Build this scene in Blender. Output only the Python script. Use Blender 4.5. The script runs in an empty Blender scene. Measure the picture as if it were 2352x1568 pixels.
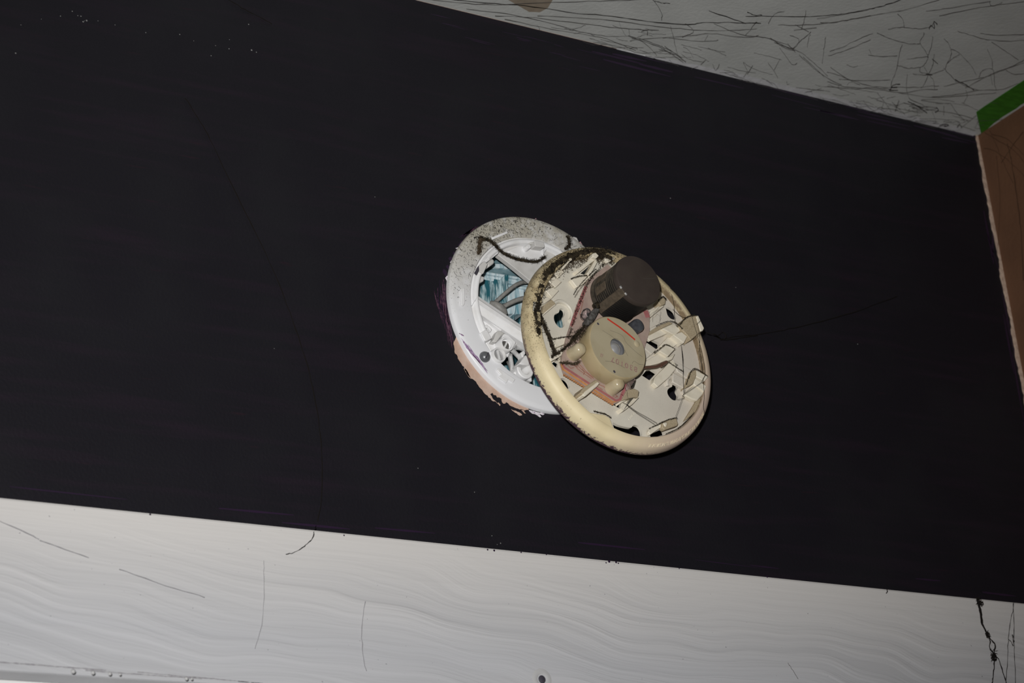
import bpy, math, random
from mathutils import Vector, Matrix
random.seed(7)
C = bpy.context.scene.collection
MM = 0.001
ZB = 2.25                      # height of the ring's centre above the floor; the dark wall is the plane y = 0

# ------------------------------------------------------------------ camera, world, flash, exposure
cd = bpy.data.cameras.new('camera'); cam = bpy.data.objects.new('camera', cd); C.objects.link(cam)
cd.sensor_width = 36.0; cd.lens = 5300.0 / 2352 * 36.0; cd.clip_start = 0.05
ROT = [[0.8469016258, -0.5243083114, -0.0886477903], [0.1340790032, 0.3718783728, -0.9185473841], [0.5145682239, 0.7660334657, 0.3852431343]]
right, up, back = Vector(ROT[0]), -Vector(ROT[1]), -Vector(ROT[2])
m = Matrix((right, up, back)).transposed().to_4x4()
CAMP = Vector((-0.7953173776, -1.1483582102, ZB - 0.6000960914))
m.translation = CAMP
cam.matrix_world = m
cd.dof.use_dof = True; cd.dof.focus_distance = 1.47; cd.dof.aperture_fstop = 14
bpy.context.scene.camera = cam
vs = bpy.context.scene.view_settings
vs.view_transform = 'Standard'; vs.look = 'None'; vs.exposure = 0.0; vs.gamma = 1.0; vs.use_curve_mapping = False
w = bpy.data.worlds.new('world'); bpy.context.scene.world = w; w.use_nodes = True
w.node_tree.nodes['Background'].inputs[0].default_value = (0.9, 0.95, 1.0, 1)
w.node_tree.nodes['Background'].inputs[1].default_value = 0.018
# the camera's own flash, in its shoe above the lens
fl = bpy.data.lights.new('camera_flash', 'SPOT'); fo = bpy.data.objects.new('camera_flash', fl); C.objects.link(fo)
fl.energy = 74.0; fl.color = (1.0, 0.985, 0.96); fl.shadow_soft_size = 0.014; fl.spot_size = math.radians(48); fl.spot_blend = 1.0
fm = m.copy(); fm.translation = CAMP + up * 0.078 - right * 0.036; fo.matrix_world = fm
fo.rotation_euler = (Vector((-0.095, 0, ZB - 0.055)) - fm.translation).to_track_quat('-Z', 'Y').to_euler()   # the flash head, aimed a little low and to the left

# ------------------------------------------------------------------ helpers
def V3(u, v, w): return Vector((u * MM, -w * MM, v * MM))   # local frame of a wall-mounted thing: u right, v up, w out of the wall

class MB:
    def __init__(s): s.v = []; s.f = []
    def add(s, vs, fs):
        o = len(s.v); s.v += [tuple(x) for x in vs]; s.f += [[i + o for i in f] for f in fs]; return s
    def prism(s, pts, w0, w1, taper=None):
        a = sum(pts[i - 1][0] * pts[i][1] - pts[i][0] * pts[i - 1][1] for i in range(len(pts)))
        if a < 0: pts = pts[::-1]
        n = len(pts)
        t = pts if taper is None else [(taper[0] + (x - taper[0]) * taper[2], taper[1] + (y - taper[1]) * taper[2]) for x, y in pts]
        s.add([V3(x, y, w0) for x, y in pts] + [V3(x, y, w1) for x, y in t],
              [list(range(n))[::-1], [n + i for i in range(n)]] + [[i, (i + 1) % n, n + (i + 1) % n, n + i] for i in range(n)])
        return s
    def lathe(s, prof, c=(0, 0), n=64, a0=0.0, a1=360.0, skip=None, closed=False):
        full = abs(a1 - a0) >= 359.9
        k = n if full else n + 1; P = len(prof); vs = []; fs = []
        for i in range(k):
            t = math.radians(a0 + (a1 - a0) * i / n)
            vs += [V3(c[0] + r * math.cos(t), c[1] + r * math.sin(t), w) for r, w in prof]
        for i in range(n):
            j = (i + 1) % k
            for q in range(P if closed else P - 1):
                if skip and skip(a0 + (a1 - a0) * (i + .5) / n, q): continue
                q2 = (q + 1) % P
                fs.append([i * P + q, j * P + q, j * P + q2, i * P + q2])
        if not full and closed:
            fs.append(list(range(P))[::-1]); fs.append([n * P + q for q in range(P)])
        return s.add(vs, fs)
    def tube(s, path, r, n=6, cap=True):
        path = [Vector(p) for p in path]; N = len(path); vs = []; fs = []
        ref = Vector((0.31, 0.87, 0.39))
        for i, p in enumerate(path):
            d = (path[min(i + 1, N - 1)] - path[max(i - 1, 0)]).normalized()
            if abs(d.dot(ref)) > .95: ref = Vector((0.9, -.2, .3))
            x = d.cross(ref).normalized(); y = d.cross(x).normalized()
            rr = (r[i] if isinstance(r, (list, tuple)) else r) * MM
            for k in range(n):
                a = 2 * math.pi * k / n; vs.append(p + (x * math.cos(a) + y * math.sin(a)) * rr)
        for i in range(N - 1):
            for k in range(n):
                k2 = (k + 1) % n; fs.append([i * n + k, i * n + k2, (i + 1) * n + k2, (i + 1) * n + k])
        if cap: fs.append(list(range(n))[::-1]); fs.append([(N - 1) * n + k for k in range(n)])
        return s.add(vs, fs)
    def box(s, c, a, h, w0, w1):                       # centre (u,v), half sizes along a rotated axis: a = (hu, hv, degrees)
        t = math.radians(a[2]); cu, sv = math.cos(t), math.sin(t)
        return s.prism([(c[0] + x * cu - y * sv, c[1] + x * sv + y * cu) for x, y in ((-a[0], -a[1]), (a[0], -a[1]), (a[0], a[1]), (-a[0], a[1]))], w0, w1)
    def mesh(s, name):
        me = bpy.data.meshes.new(name); me.from_pydata(s.v, [], s.f); me.update(); return me
    def build(s, name, mat, parent=None, bevel=0, smooth=30, label=None, kind=None, loc=None):
        return link(name, s.mesh(name), mat, parent, bevel, smooth, label, kind, loc)

def link(name, me, mat, parent=None, bevel=0, smooth=30, label=None, kind=None, loc=None):
    o = bpy.data.objects.new(name, me); C.objects.link(o)
    me.materials.clear(); me.materials.append(mat)
    if smooth:
        me.polygons.foreach_set('use_smooth', [True] * len(me.polygons)); me.set_sharp_from_angle(angle=math.radians(smooth))
    if bevel:
        b = o.modifiers.new('bevel', 'BEVEL'); b.width = bevel * MM; b.segments = 2; b.limit_method = 'ANGLE'; b.angle_limit = math.radians(40)
        b.harden_normals = False
    if parent: o.parent = parent
    if loc is not None: o.location = loc
    if label: o['label'] = label
    if kind: o['kind'] = kind
    return o

def thing(name, label, cat, loc, rot=None, group=None, kind=None):
    o = bpy.data.objects.new(name, None); C.objects.link(o); o.location = loc; o.empty_display_size = .02
    if rot is not None: o.rotation_euler = rot
    tag(o, label, cat, group, kind); return o

def tag(o, label, cat, group=None, kind=None):
    o['label'] = label; o['category'] = cat
    if group: o['group'] = group
    if kind: o['kind'] = kind
    return o

def curve_mesh(splines, w0, w1, name, bevel=0.0):
    """flat outlines (the first one outer, the others holes) filled and extruded from w0 to w1"""
    cu = bpy.data.curves.new(name, 'CURVE'); cu.dimensions = '2D'; cu.fill_mode = 'BOTH'
    cu.extrude = abs(w1 - w0) / 2 * MM - bevel * MM; cu.bevel_depth = bevel * MM; cu.bevel_resolution = 1; cu.offset = -bevel * MM
    for pts in splines:
        sp = cu.splines.new('POLY'); sp.points.add(len(pts) - 1); sp.use_cyclic_u = True
        for p, (x, y) in zip(sp.points, pts): p.co = (x * MM, y * MM, 0, 1)
    return from_curve(cu, (w0 + w1) / 2, name)

def from_curve(cu, wm, name, fn=None):
    o = bpy.data.objects.new(name + '_tmp', cu); C.objects.link(o)
    dg = bpy.context.evaluated_depsgraph_get(); me = bpy.data.meshes.new_from_object(o.evaluated_get(dg))
    bpy.data.objects.remove(o); bpy.data.curves.remove(cu); me.name = name
    for v in me.vertices:
        x, y, z = v.co
        if fn: v.co = fn(x / MM, y / MM, z / MM)
        else: v.co = (x, -z - wm * MM, y)
    me.update(); return me

def circle(c, r, n=64, a0=0, a1=360):
    return [(c[0] + r * math.cos(math.radians(a0 + (a1 - a0) * i / n)), c[1] + r * math.sin(math.radians(a0 + (a1 - a0) * i / n))) for i in range(n if a1 - a0 >= 360 else n + 1)]

def smoothpath(P, k=4):
    P = [Vector(p) for p in P]
    if len(P) < 3: return P
    out = []
    for i in range(len(P) - 1):
        a, b, c, d = P[max(i - 1, 0)], P[i], P[i + 1], P[min(i + 2, len(P) - 1)]
        for j in range(k):
            t = j / k
            out.append(.5 * ((2 * b) + (c - a) * t + (2 * a - 5 * b + 4 * c - d) * t * t + (3 * b - a - 3 * c + d) * t ** 3))
    out.append(P[-1]); return out

def text_mesh(body, size, name, fn, extrude=0.05, spacing=1.0, fat=0.0):
    cu = bpy.data.curves.new(name, 'FONT'); cu.body = body; cu.size = size * MM; cu.extrude = extrude * MM
    cu.align_x = 'LEFT'; cu.align_y = 'CENTER'; cu.space_character = spacing; cu.offset = fat * MM; cu.resolution_u = 3
    return from_curve(cu, 0, name, fn)

def fuzz(mb, pts, n, ln=(1.0, 3.5), r=.11, seg=3):
    """n short bent fibres, each rooted at a random point given by pts()"""
    for _ in range(n):
        p, nrm = pts()
        d = Vector((random.gauss(0, 1), random.gauss(0, 1), random.gauss(0, 1))).normalized() + nrm * .5
        L = random.uniform(*ln) * MM; path = [p]
        for k in range(seg):
            d = (d + Vector((random.gauss(0, .5), random.gauss(0, .5), random.gauss(0, .5)))).normalized()
            path.append(path[-1] + d * (L / seg))
        mb.tube(path, [r, r, r * .8, r * .4][:seg + 1], 3, False)
    return mb

# ------------------------------------------------------------------ materials
def mat(name, col, rough=.5, spec=.5, col2=None, scale=200.0, detail=4.0, lo=.4, hi=.65, bump=0.0, bscale=None, stretch=(1, 1, 1), metal=0.0, dist=0.0, bdist=.001, rotz=0.0):
    mt = bpy.data.materials.new(name); mt.use_nodes = True; nt = mt.node_tree; b = nt.nodes['Principled BSDF']
    b.inputs['Roughness'].default_value = rough; b.inputs['Specular IOR Level'].default_value = spec; b.inputs['Metallic'].default_value = metal
    b.inputs['Base Color'].default_value = (*col, 1)
    mt['bsdf'] = b.name
    if col2 or bump:
        tc = nt.nodes.new('ShaderNodeTexCoord'); mp = nt.nodes.new('ShaderNodeMapping'); nt.links.new(tc.outputs['Object'], mp.inputs[0])
        mp.inputs['Scale'].default_value = stretch; mp.inputs['Rotation'].default_value = (0, rotz, 0)
    if col2:
        f = noise(nt, mp.outputs[0], scale, detail, lo, hi, dist)
        mx = mixcol(nt, f, col, col2); nt.links.new(mx, b.inputs['Base Color'])
    if bump:
        nb = nt.nodes.new('ShaderNodeTexNoise'); nb.inputs['Scale'].default_value = bscale or scale; nb.inputs['Detail'].default_value = 3; nb.inputs['Distortion'].default_value = dist
        nt.links.new(mp.outputs[0], nb.inputs['Vector'])
        bp = nt.nodes.new('ShaderNodeBump'); bp.inputs['Strength'].default_value = bump; bp.inputs['Distance'].default_value = bdist
        nt.links.new(nb.outputs['Fac'], bp.inputs['Height']); nt.links.new(bp.outputs[0], b.inputs['Normal'])
    return mt

def noise(nt, vec, scale, detail, lo, hi, dist=0.0):
    nz = nt.nodes.new('ShaderNodeTexNoise'); nz.inputs['Scale'].default_value = scale; nz.inputs['Detail'].default_value = detail; nz.inputs['Distortion'].default_value = dist
    nt.links.new(vec, nz.inputs['Vector'])
    return ramp(nt, nz.outputs['Fac'], lo, hi)

def ramp(nt, sock, lo, hi, a=0.0, b=1.0):
    mr = nt.nodes.new('ShaderNodeMapRange'); mr.inputs['From Min'].default_value = lo; mr.inputs['From Max'].default_value = hi
    mr.inputs['To Min'].default_value = a; mr.inputs['To Max'].default_value = b
    nt.links.new(sock, mr.inputs['Value']); return mr.outputs[0]

def math_(nt, op, a, b):
    n = nt.nodes.new('ShaderNodeMath'); n.operation = op
    for i, x in enumerate((a, b)):
        if isinstance(x, (int, float)): n.inputs[i].default_value = x
        else: nt.links.new(x, n.inputs[i])
    return n.outputs[0]

def mixcol(nt, f, a, b):
    mx = nt.nodes.new('ShaderNodeMix'); mx.data_type = 'RGBA'; nt.links.new(f, mx.inputs[0])
    for i, x in ((6, a), (7, b)):
        if isinstance(x, tuple): mx.inputs[i].default_value = (*x, 1)
        else: nt.links.new(x, mx.inputs[i])
    return mx.outputs[2]

def dotcoord(nt, vec, d):
    n = nt.nodes.new('ShaderNodeVectorMath'); n.operation = 'DOT_PRODUCT'; nt.links.new(vec, n.inputs[0]); n.inputs[1].default_value = d
    return n.outputs['Value']

def coords(nt, stretch=(1, 1, 1)):
    tc = nt.nodes.new('ShaderNodeTexCoord'); mp = nt.nodes.new('ShaderNodeMapping'); nt.links.new(tc.outputs['Object'], mp.inputs[0])
    mp.inputs['Scale'].default_value = stretch; return mp.outputs[0]

M = {}
# dark aubergine wall paint: brushed out sideways, with the red undercoat grinning through here and there
def wall_paint():
    mt = mat('aubergine_wall_paint', (.0135, .0115, .0155), .5, .2, bump=.35, bscale=520, bdist=.0006); nt = mt.node_tree; b = nt.nodes['Principled BSDF']
    v = coords(nt, (9, 1, 120)); f1 = noise(nt, v, 1.0, 5, .5, .78)
    c = mixcol(nt, f1, (.0100, .0092, .0128), (.0155, .0105, .0172))
    f2 = noise(nt, coords(nt, (14, 1, 14)), 1.0, 4, .45, .75)
    c = mixcol(nt, f2, c, (.0124, .0120, .0152))
    f3 = noise(nt, coords(nt, (30, 1, 260)), 1.0, 4, .66, .8)
    c = mixcol(nt, f3, c, (.0195, .0100, .0155))
    nt.links.new(c, b.inputs['Base Color']); return mt
M['wall'] = wall_paint()
M['ceiling'] = mat('flat_white_ceiling_paint', (.525, .535, .52), .85, .2, (.47, .48, .465), 30, 4, .4, .7, bump=.5, bscale=330, bdist=.0005)
M['right'] = mat('terracotta_wall_paint', (.150, .073, .040), .75, .25, (.125, .061, .034), 25, 4, .4, .7, bump=.3, bscale=300)
def trim_paint():
    mt = mat('brushed_white_gloss_paint', (.7, .69, .7), .48, .35); nt = mt.node_tree; b = nt.nodes['Principled BSDF']
    sep = coords(nt)
    wn = nt.nodes.new('ShaderNodeTexNoise'); wn.inputs['Scale'].default_value = 1.0; wn.inputs['Detail'].default_value = 2; nt.links.new(coords(nt, (5.5, 1, 9)), wn.inputs['Vector'])
    zz = math_(nt, 'ADD', math_(nt, 'ADD', dotcoord(nt, sep, (.10, 0, 1)), math_(nt, 'MULTIPLY', wn.outputs['Fac'], .065)), 0.0)   # grain lines bent into slow waves
    cb = nt.nodes.new('ShaderNodeCombineXYZ'); nt.links.new(dotcoord(nt, sep, (3.2, 0, 0)), cb.inputs[0]); nt.links.new(math_(nt, 'MULTIPLY', zz, 185.0), cb.inputs[2])
    f = noise(nt, cb.outputs[0], 1.0, 3, .32, .68)
    g = noise(nt, coords(nt, (3, 1, 380)), 1.0, 3, .3, .75)
    z = dotcoord(nt, sep, (0, 0, 1)); zt = ramp(nt, z, -.020, .044)      # lighter and warmer towards the top, with weaker grain
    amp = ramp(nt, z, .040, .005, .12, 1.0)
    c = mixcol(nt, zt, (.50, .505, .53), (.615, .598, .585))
    fm_ = math_(nt, 'MULTIPLY', f, amp)
    h = mixcol(nt, math_(nt, 'MULTIPLY', fm_, .34), c, (.32, .325, .345))
    h = mixcol(nt, math_(nt, 'MULTIPLY', g, .10), h, (.42, .41, .40))
    sp = noise(nt, coords(nt, (1, 1, 1)), 420.0, 2, .755, .78)
    h = mixcol(nt, math_(nt, 'MULTIPLY', sp, .7), h, (.12, .11, .13))
    nt.links.new(h, b.inputs['Base Color'])
    hh = math_(nt, 'ADD', math_(nt, 'MULTIPLY', fm_, -1.0), math_(nt, 'MULTIPLY', g, .25))
    bp = nt.nodes.new('ShaderNodeBump'); bp.inputs['Strength'].default_value = .6; bp.inputs['Distance'].default_value = .0009
    nt.links.new(hh, bp.inputs['Height']); nt.links.new(bp.outputs[0], b.inputs['Normal']); return mt
M['trim'] = trim_paint()
M['bead'] = mat('white_paint_bead', (.68, .68, .68), .4, .4)
M['door'] = mat('white_door_paint', (.78, .77, .76), .5, .4, (.7, .7, .71), 12, 3, bump=.2, bscale=90)
M['beadgrey'] = mat('greyed_paint', (.46, .46, .465), .5, .4)
M['nail'] = mat('dull_nail_head', (.05, .045, .06), .5, .5)
M['stain'] = mat('tan_ceiling_stain', (.25, .205, .155), .85, .2, (.30, .25, .195), 160, 4, .35, .7)
M['caulkwhite'] = mat('white_painted_caulk', (.50, .50, .52), .7, .25, (.42, .42, .43), 120, 4, .4, .7, bump=.3, bscale=400)
M['streak'] = mat('grey_streak', (.25, .24, .26), .8, .2, (.36, .36, .37), 500, 4, .4, .65)
M['peach'] = mat('peach_undercoat', (.52, .36, .28), .7, .2, (.60, .45, .37), 140, 4, .4, .7, bump=.3, bscale=500)
M['cream_edge'] = mat('cream_caulk', (.62, .47, .37), .7, .2, (.45, .32, .25), 300, 4, .4, .7, bump=.6, bscale=500)
M['white_flake'] = mat('bare_white_plaster', (.72, .68, .72), .7, .2, (.30, .22, .33), 600, 4, .5, .65)
M['pink_flake'] = mat('pink_undercoat_flake', (.45, .28, .30), .7, .2)
M['purple_dark'] = mat('wet_purple_paint', (.022, .011, .030), .4, .4)
M['mauve'] = mat('mauve_dry_paint', (.17, .085, .12), .6, .3, (.07, .03, .06), 400, 3, .4, .6)
M['purple'] = mat('dry_brushed_purple_paint', (.075, .029, .056), .6, .3, (.022, .010, .022), 400, 3, .4, .6)
M['lilac'] = mat('thin_lilac_paint', (.27, .16, .31), .5, .3, (.42, .33, .46), 500, 3, .4, .6)
M['tape'] = mat('green_masking_tape', (.036, .155, .012), .6, .3, (.05, .21, .017), 90, 4, .4, .65, bump=.4, bscale=700, stretch=(1, 3, 1))
M['web'] = mat('sooty_cobweb_thread', (.013, .011, .010), .95, .05)
M['webthin'] = mat('greyish_cobweb_thread', (.095, .09, .085), .95, .05)
M['webfaint'] = mat('faint_grey_thread', (.27, .265, .28), .95, .05)
M['webbrown'] = mat('brownish_cobweb_thread', (.05, .028, .018), .95, .05)
M['dust'] = mat('matted_dust', (.052, .041, .026), .95, .03, (.016, .013, .010), 500, 3, .35, .6)
M['dust2'] = mat('brown_dust_film', (.10, .075, .050), .95, .03, (.04, .030, .020), 900, 4, .4, .62)
M['black'] = mat('black_can_plastic', (.012, .011, .0105), .45, .3)
M['cantop'] = mat('dusty_black_plastic', (.047, .036, .031), .6, .25, (.055, .043, .036), 90, 5, .4, .65, bump=.15, bscale=900, bdist=.0003)
M['canstrip'] = mat('dusty_black_strip', (.105, .082, .058), .7, .2, (.07, .055, .04), 400, 4, .4, .65)
M['horn'] = mat('milky_buzzer_plastic', (.44, .385, .265), .38, .4, (.37, .315, .205), 60, 4, .4, .7)
M['hornlug'] = mat('translucent_cream_plastic', (.50, .43, .29), .25, .5, (.42, .34, .21), 120, 3, .4, .7)
M['hornside'] = mat('amber_cream_plastic', (.43, .35, .21), .35, .45, (.36, .28, .15), 90, 3, .4, .7)
M['red'] = mat('red_marker_line', (.55, .055, .03), .6, .2)
M['ink'] = mat('faded_magenta_ink', (.27, .13, .14), .7, .2, (.40, .30, .22), 900, 3, .35, .7)
M['metal'] = mat('dull_steel', (.55, .55, .56), .3, .6, metal=.55)
M['darkmetal'] = mat('dark_blued_steel', (.15, .155, .165), .36, .7, metal=.35)
M['brass'] = mat('brown_contact_strip', (.16, .085, .06), .45, .5, metal=.3)
M['pcb'] = mat('pink_tan_circuit_board', (.43, .33, .275), .55, .3, (.37, .27, .235), 150, 4, .4, .65)
M['pcbedge'] = mat('orange_board_edge', (.60, .28, .11), .6, .25, (.50, .22, .09), 400, 3, .4, .6)
M['trace'] = mat('rose_board_trace', (.42, .155, .155), .45, .3, (.36, .13, .13), 200, 3, .4, .6)
M['trace2'] = mat('fine_brown_trace', (.34, .17, .13), .5, .3)
M['cap'] = mat('grey_capacitor_sleeve', (.075, .08, .09), .25, .5, (.05, .05, .058), 200, 3, .4, .6)
M['greycomp'] = mat('dusty_grey_component', (.12, .115, .11), .7, .2, (.06, .055, .05), 500, 4, .4, .6)
M['speck'] = mat('grey_paint_speck', (.16, .16, .16), .7, .2)
M['wire'] = mat('grey_wire_sleeve', (.25, .245, .23), .5, .3, (.19, .185, .175), 300, 3, .4, .65)
M['wirew'] = mat('pale_wire_sleeve', (.50, .50, .50), .45, .35, (.38, .38, .38), 300, 3, .4, .65)
M['redwire'] = mat('red_wire_sleeve', (.55, .08, .04), .4, .4)
M['bluewood'] = mat('worn_teal_board', (.50, .63, .66), .7, .25, (.02, .12, .155), 130, 7, .36, .56, stretch=(3.2, 1, .55), bump=.5, bscale=150, dist=.6)
M['bluepale'] = mat('pale_blue_board', (.62, .72, .76), .7, .25, (.14, .33, .40), 90, 6, .45, .68, stretch=(4.0, 1, .4), bump=.3, bscale=150)
M['bluegrey'] = mat('grey_teal_board', (.17, .26, .29), .7, .25, (.09, .17, .20), 120, 5, .42, .6, stretch=(.8, 1, 2.5), bump=.5, bscale=200)
M['bluedark'] = mat('deep_teal_box', (.015, .055, .07), .7, .25, (.008, .02, .028), 60, 4, .4, .65)
M['plaster'] = mat('wall_core', (.3, .28, .26), .9, .1)

# white plastic of the base ring, soiled towards its top edge
def ring_plastic():
    mt = mat('soiled_white_plastic', (.7, .7, .72), .38, .4); nt = mt.node_tree; b = nt.nodes['Principled BSDF']; v = coords(nt)
    t = ramp(nt, dotcoord(nt, v, (-.25, 0, 1)), .005, .060)
    t = math_(nt, 'MULTIPLY', t, noise(nt, v, 140.0, 5, .12, .5))
    c = mixcol(nt, t, (.76, .765, .79), (.41, .385, .325))
    sp = noise(nt, v, 900.0, 3, .60, .66)
    k = ramp(nt, dotcoord(nt, v, (-.45, 0, 1)), .012, .07)
    c = mixcol(nt, math_(nt, 'MULTIPLY', math_(nt, 'MULTIPLY', sp, k), .75), c, (.05, .04, .03))
    nt.links.new(c, b.inputs['Base Color']); return mt
M['ring'] = ring_plastic()
M['ringin'] = mat('clean_white_plastic', (.80, .80, .81), .4, .4, (.72, .71, .70), 90, 4, .45, .7)
M['ringgrey'] = mat('greyish_white_plastic', (.60, .59, .575), .5, .3, (.52, .51, .49), 120, 4, .45, .7)
# cream plastic of the detector: yellowed rim, purple where the wall brush caught it, floor still whitish
def rim_plastic():
    mt = mat('yellowed_cream_plastic', (.66, .55, .34), .52, .4); nt = mt.node_tree; b = nt.nodes['Principled BSDF']; v = coords(nt)
    t = noise(nt, v, 55.0, 4, .35, .7)
    c = mixcol(nt, t, (.80, .69, .445), (.71, .60, .375))
    pk = ramp(nt, dotcoord(nt, v, (.8, 0, -.6)), .020, .066); c = mixcol(nt, pk, c, (.60, .475, .385))
    tn = ramp(nt, dotcoord(nt, v, (-.45, 0, .9)), .0, .055); tn = math_(nt, 'MULTIPLY', tn, noise(nt, v, 170.0, 5, .2, .55)); c = mixcol(nt, tn, c, (.42, .33, .19))
    sp = noise(nt, v, 1000.0, 3, .58, .64); c = mixcol(nt, math_(nt, 'MULTIPLY', sp, math_(nt, 'MULTIPLY', tn, .9)), c, (.03, .024, .017))
    ll = ramp(nt, dotcoord(nt, v, (-.62, 0, -.78)), .036, .060)
    lo = ramp(nt, math_(nt, 'ADD', dotcoord(nt, v, (0, 1, 0)), math_(nt, 'MULTIPLY', noise(nt, coords(nt, (40, 40, 40)), 12.0, 5, .3, .7), .0045)), .0056, .0072)
    ln = nt.nodes.new('ShaderNodeVectorMath'); ln.operation = 'LENGTH'; nt.links.new(coords(nt, (1, 0, 1)), ln.inputs[0])
    iw = ramp(nt, ln.outputs['Value'], .0660, .0648); rs = ramp(nt, dotcoord(nt, v, (1, 0, .1)), .02, .05)
    c = mixcol(nt, math_(nt, 'MULTIPLY', math_(nt, 'MULTIPLY', iw, rs), noise(nt, v, 300.0, 5, .0, .5)), c, (.20, .145, .085))
    c = mixcol(nt, math_(nt, 'MULTIPLY', lo, math_(nt, 'MULTIPLY', ll, .95)), c, (.07, .03, .06))
    nt.links.new(c, b.inputs['Base Color']); return mt
M['rim'] = rim_plastic()
def floor_plastic():
    mt = mat('whitish_cream_plastic', (.6, .56, .46), .45, .35); nt = mt.node_tree; b = nt.nodes['Principled BSDF']; v = coords(nt)
    t = noise(nt, v, 45.0, 4, .35, .7); c = mixcol(nt, t, (.71, .675, .585), (.61, .57, .485))
    pk = ramp(nt, dotcoord(nt, v, (.75, 0, -.1)), .0, .05); c = mixcol(nt, pk, c, (.60, .545, .475))
    sp = noise(nt, v, 1500.0, 2, .62, .72); c = mixcol(nt, math_(nt, 'MULTIPLY', sp, .35), c, (.2, .16, .12))
    nt.links.new(c, b.inputs['Base Color']); return mt
M['floor'] = floor_plastic()
M['emboss'] = mat('cream_raised_lettering', (.76, .66, .48), .3, .5)
M['clip'] = mat('ivory_clip_plastic', (.78, .72, .595), .45, .35, (.69, .63, .505), 160, 4, .45, .7)
M['clipdirty'] = mat('grimy_clip_plastic', (.52, .44, .31), .65, .2, (.30, .235, .145), 1700, 6, .25, .75)
M['clear'] = mat('clear_lamp_lens', (.9, .9, .95), .08, .5)
M['clear'].node_tree.nodes['Principled BSDF'].inputs['Transmission Weight'].default_value = 1.0

# ------------------------------------------------------------------ the setting
ORG = Vector((0, 0, ZB))
ZC, XR = 222.2, 437.3
def world_box(name, m_, x0, x1, y0, y1, z0, z1, bevel=0):
    c = Vector(((x0 + x1) / 2, (y0 + y1) / 2, (z0 + z1) / 2)); h = ((x1 - x0) / 2, (y1 - y0) / 2, (z1 - z0) / 2)
    mb = MB(); mb.add([Vector((sx * h[0], sy * h[1], sz * h[2])) * MM for sx in (-1, 1) for sy in (-1, 1) for sz in (-1, 1)],
                      [[0, 1, 3, 2], [4, 6, 7, 5], [0, 4, 5, 1], [2, 3, 7, 6], [0, 2, 6, 4], [1, 5, 7, 3]])
    return mb.build(name, m_, None, bevel, 0, None, 'structure', ORG + c * MM)

wall = link('wall_back', curve_mesh([[(-900, -186), (XR, -186), (XR, ZC), (-900, ZC)], circle((0, 0), 53.5, 72)], -13, 0, 'wall_back'), M['wall'], None, 0, 20, None, 'structure', ORG)
ceil = world_box('ceiling', M['ceiling'], -900, XR + 20, -1900, 14, ZC, ZC + 12)
rightw = world_box('wall_right', M['right'], XR, XR + 14, -1900, 14, -1100, ZC)
trim = world_box('trim_1', M['trim'], -900, XR, -18, 0, -269, -172.7, 1.6)
door = world_box('door_1', M['door'], -900, XR, 1.5, 36, -1100, -187)

# dried paint beads along the casing's lower edge, a nail head in its face
for (x, z_), r in zip([(-340.1,-268.0),(-329.0,-268.3),(-319.4,-268.4),(-313.6,-268.3),(-274.9,-268.1),(-271.8,-268.2)], (1.35, 1.2, 1.1, .8, 1.1, .8)):
    mb = MB(); mb.lathe([(0.01, r * .8), (r * .6, r * .62), (r, 0), (r * .7, -r * .7), (.01, -r)], n=14)
    mb.build('paint_bead', M['beadgrey'], trim, 0, 60, None, None, Vector((x * MM - trim.location.x, -.0172, (-269.3 + ZB / MM) * MM - trim.location.z)))
nu, nv = [(-37.9,-253.3)][0]
mb = MB(); mb.lathe([(7.0, -.02), (5.6, .22), (4.2, .3), (3.2, .0), (2.6, -.2)], n=28)
nr = mb.build('nail_hole', M['beadgrey'], trim, 0, 60, None, None, Vector((nu * MM - trim.location.x, -.018 - trim.location.y, nv * MM + ZB - trim.location.z)))
mb = MB(); mb.lathe([(0.01, .62), (1.6, .5), (2.5, .12), (2.6, -.1)], n=20); mb.build('nail_head', M['nail'], nr, label='dark rusty nail head')

def rough(pts, j=.35, k=4):
    out = []
    for i, a in enumerate(pts):
        a = Vector(a); b = Vector(pts[(i + 1) % len(pts)]); d = b - a; n_ = Vector((-d.y, d.x)).normalized() if d.length > 1e-6 else Vector((0, 0))
        n = max(1, min(12, int(d.length / 1.1)))
        for q in range(n):
            out.append(tuple(a + d * (q / n) + (n_ * random.gauss(0, j) if q else Vector((0, 0)))))
    return out
def poly(name, pts, m_, parent, w0=-.05, w1=.12, label=None, org=None):
    """a thin film of paint with a real edge on the wall (or, with org, on another frame's surface)"""
    return MB().prism(pts, w0, w1).build(name, m_, parent, 0, 0, label)
def ragged(a, b, n, j, wd):
    """a strip from a to b with an uneven width: wd = mean width to the left of a-b, j = jitter"""
    a = Vector(a); b = Vector(b); d = (b - a); nn = Vector((-d.y, d.x)).normalized(); L = []; Rr = []
    lo = 0.0
    for i in range(n + 1):
        p = a + d * (i / n); lo = .6 * lo + random.gauss(0, j)
        L.append(tuple(p - nn * .1)); Rr.append(tuple(p + nn * max(.25, wd + lo)))
    return L + Rr[::-1]
poly('cut_in_line', ragged((-75, ZC), (120, ZC), 60, .18, 1.0), M['peach'], wall, label='thin peach line of undercoat under the ceiling')
poly('cut_in_line', ragged((120, ZC), (XR - 12, ZC), 90, .35, 1.0), M['white_flake'], wall, label='thin white line of old paint under the ceiling')
poly('corner_bead', ragged((XR, -190), (XR, ZC), 130, .45, 2.6), M['cream_edge'], wall, 0, 1.2, label='ragged cream caulk line down the corner')
st = MB(); pts = [(-28.3,-33.8),(-16.8,-25.4),(-5.9,-21.5),(4.5,-17.9),(11.8,-20.4),(13.8,-27.5),(11.6,-36.5),(7.5,-49.4)]
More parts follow.
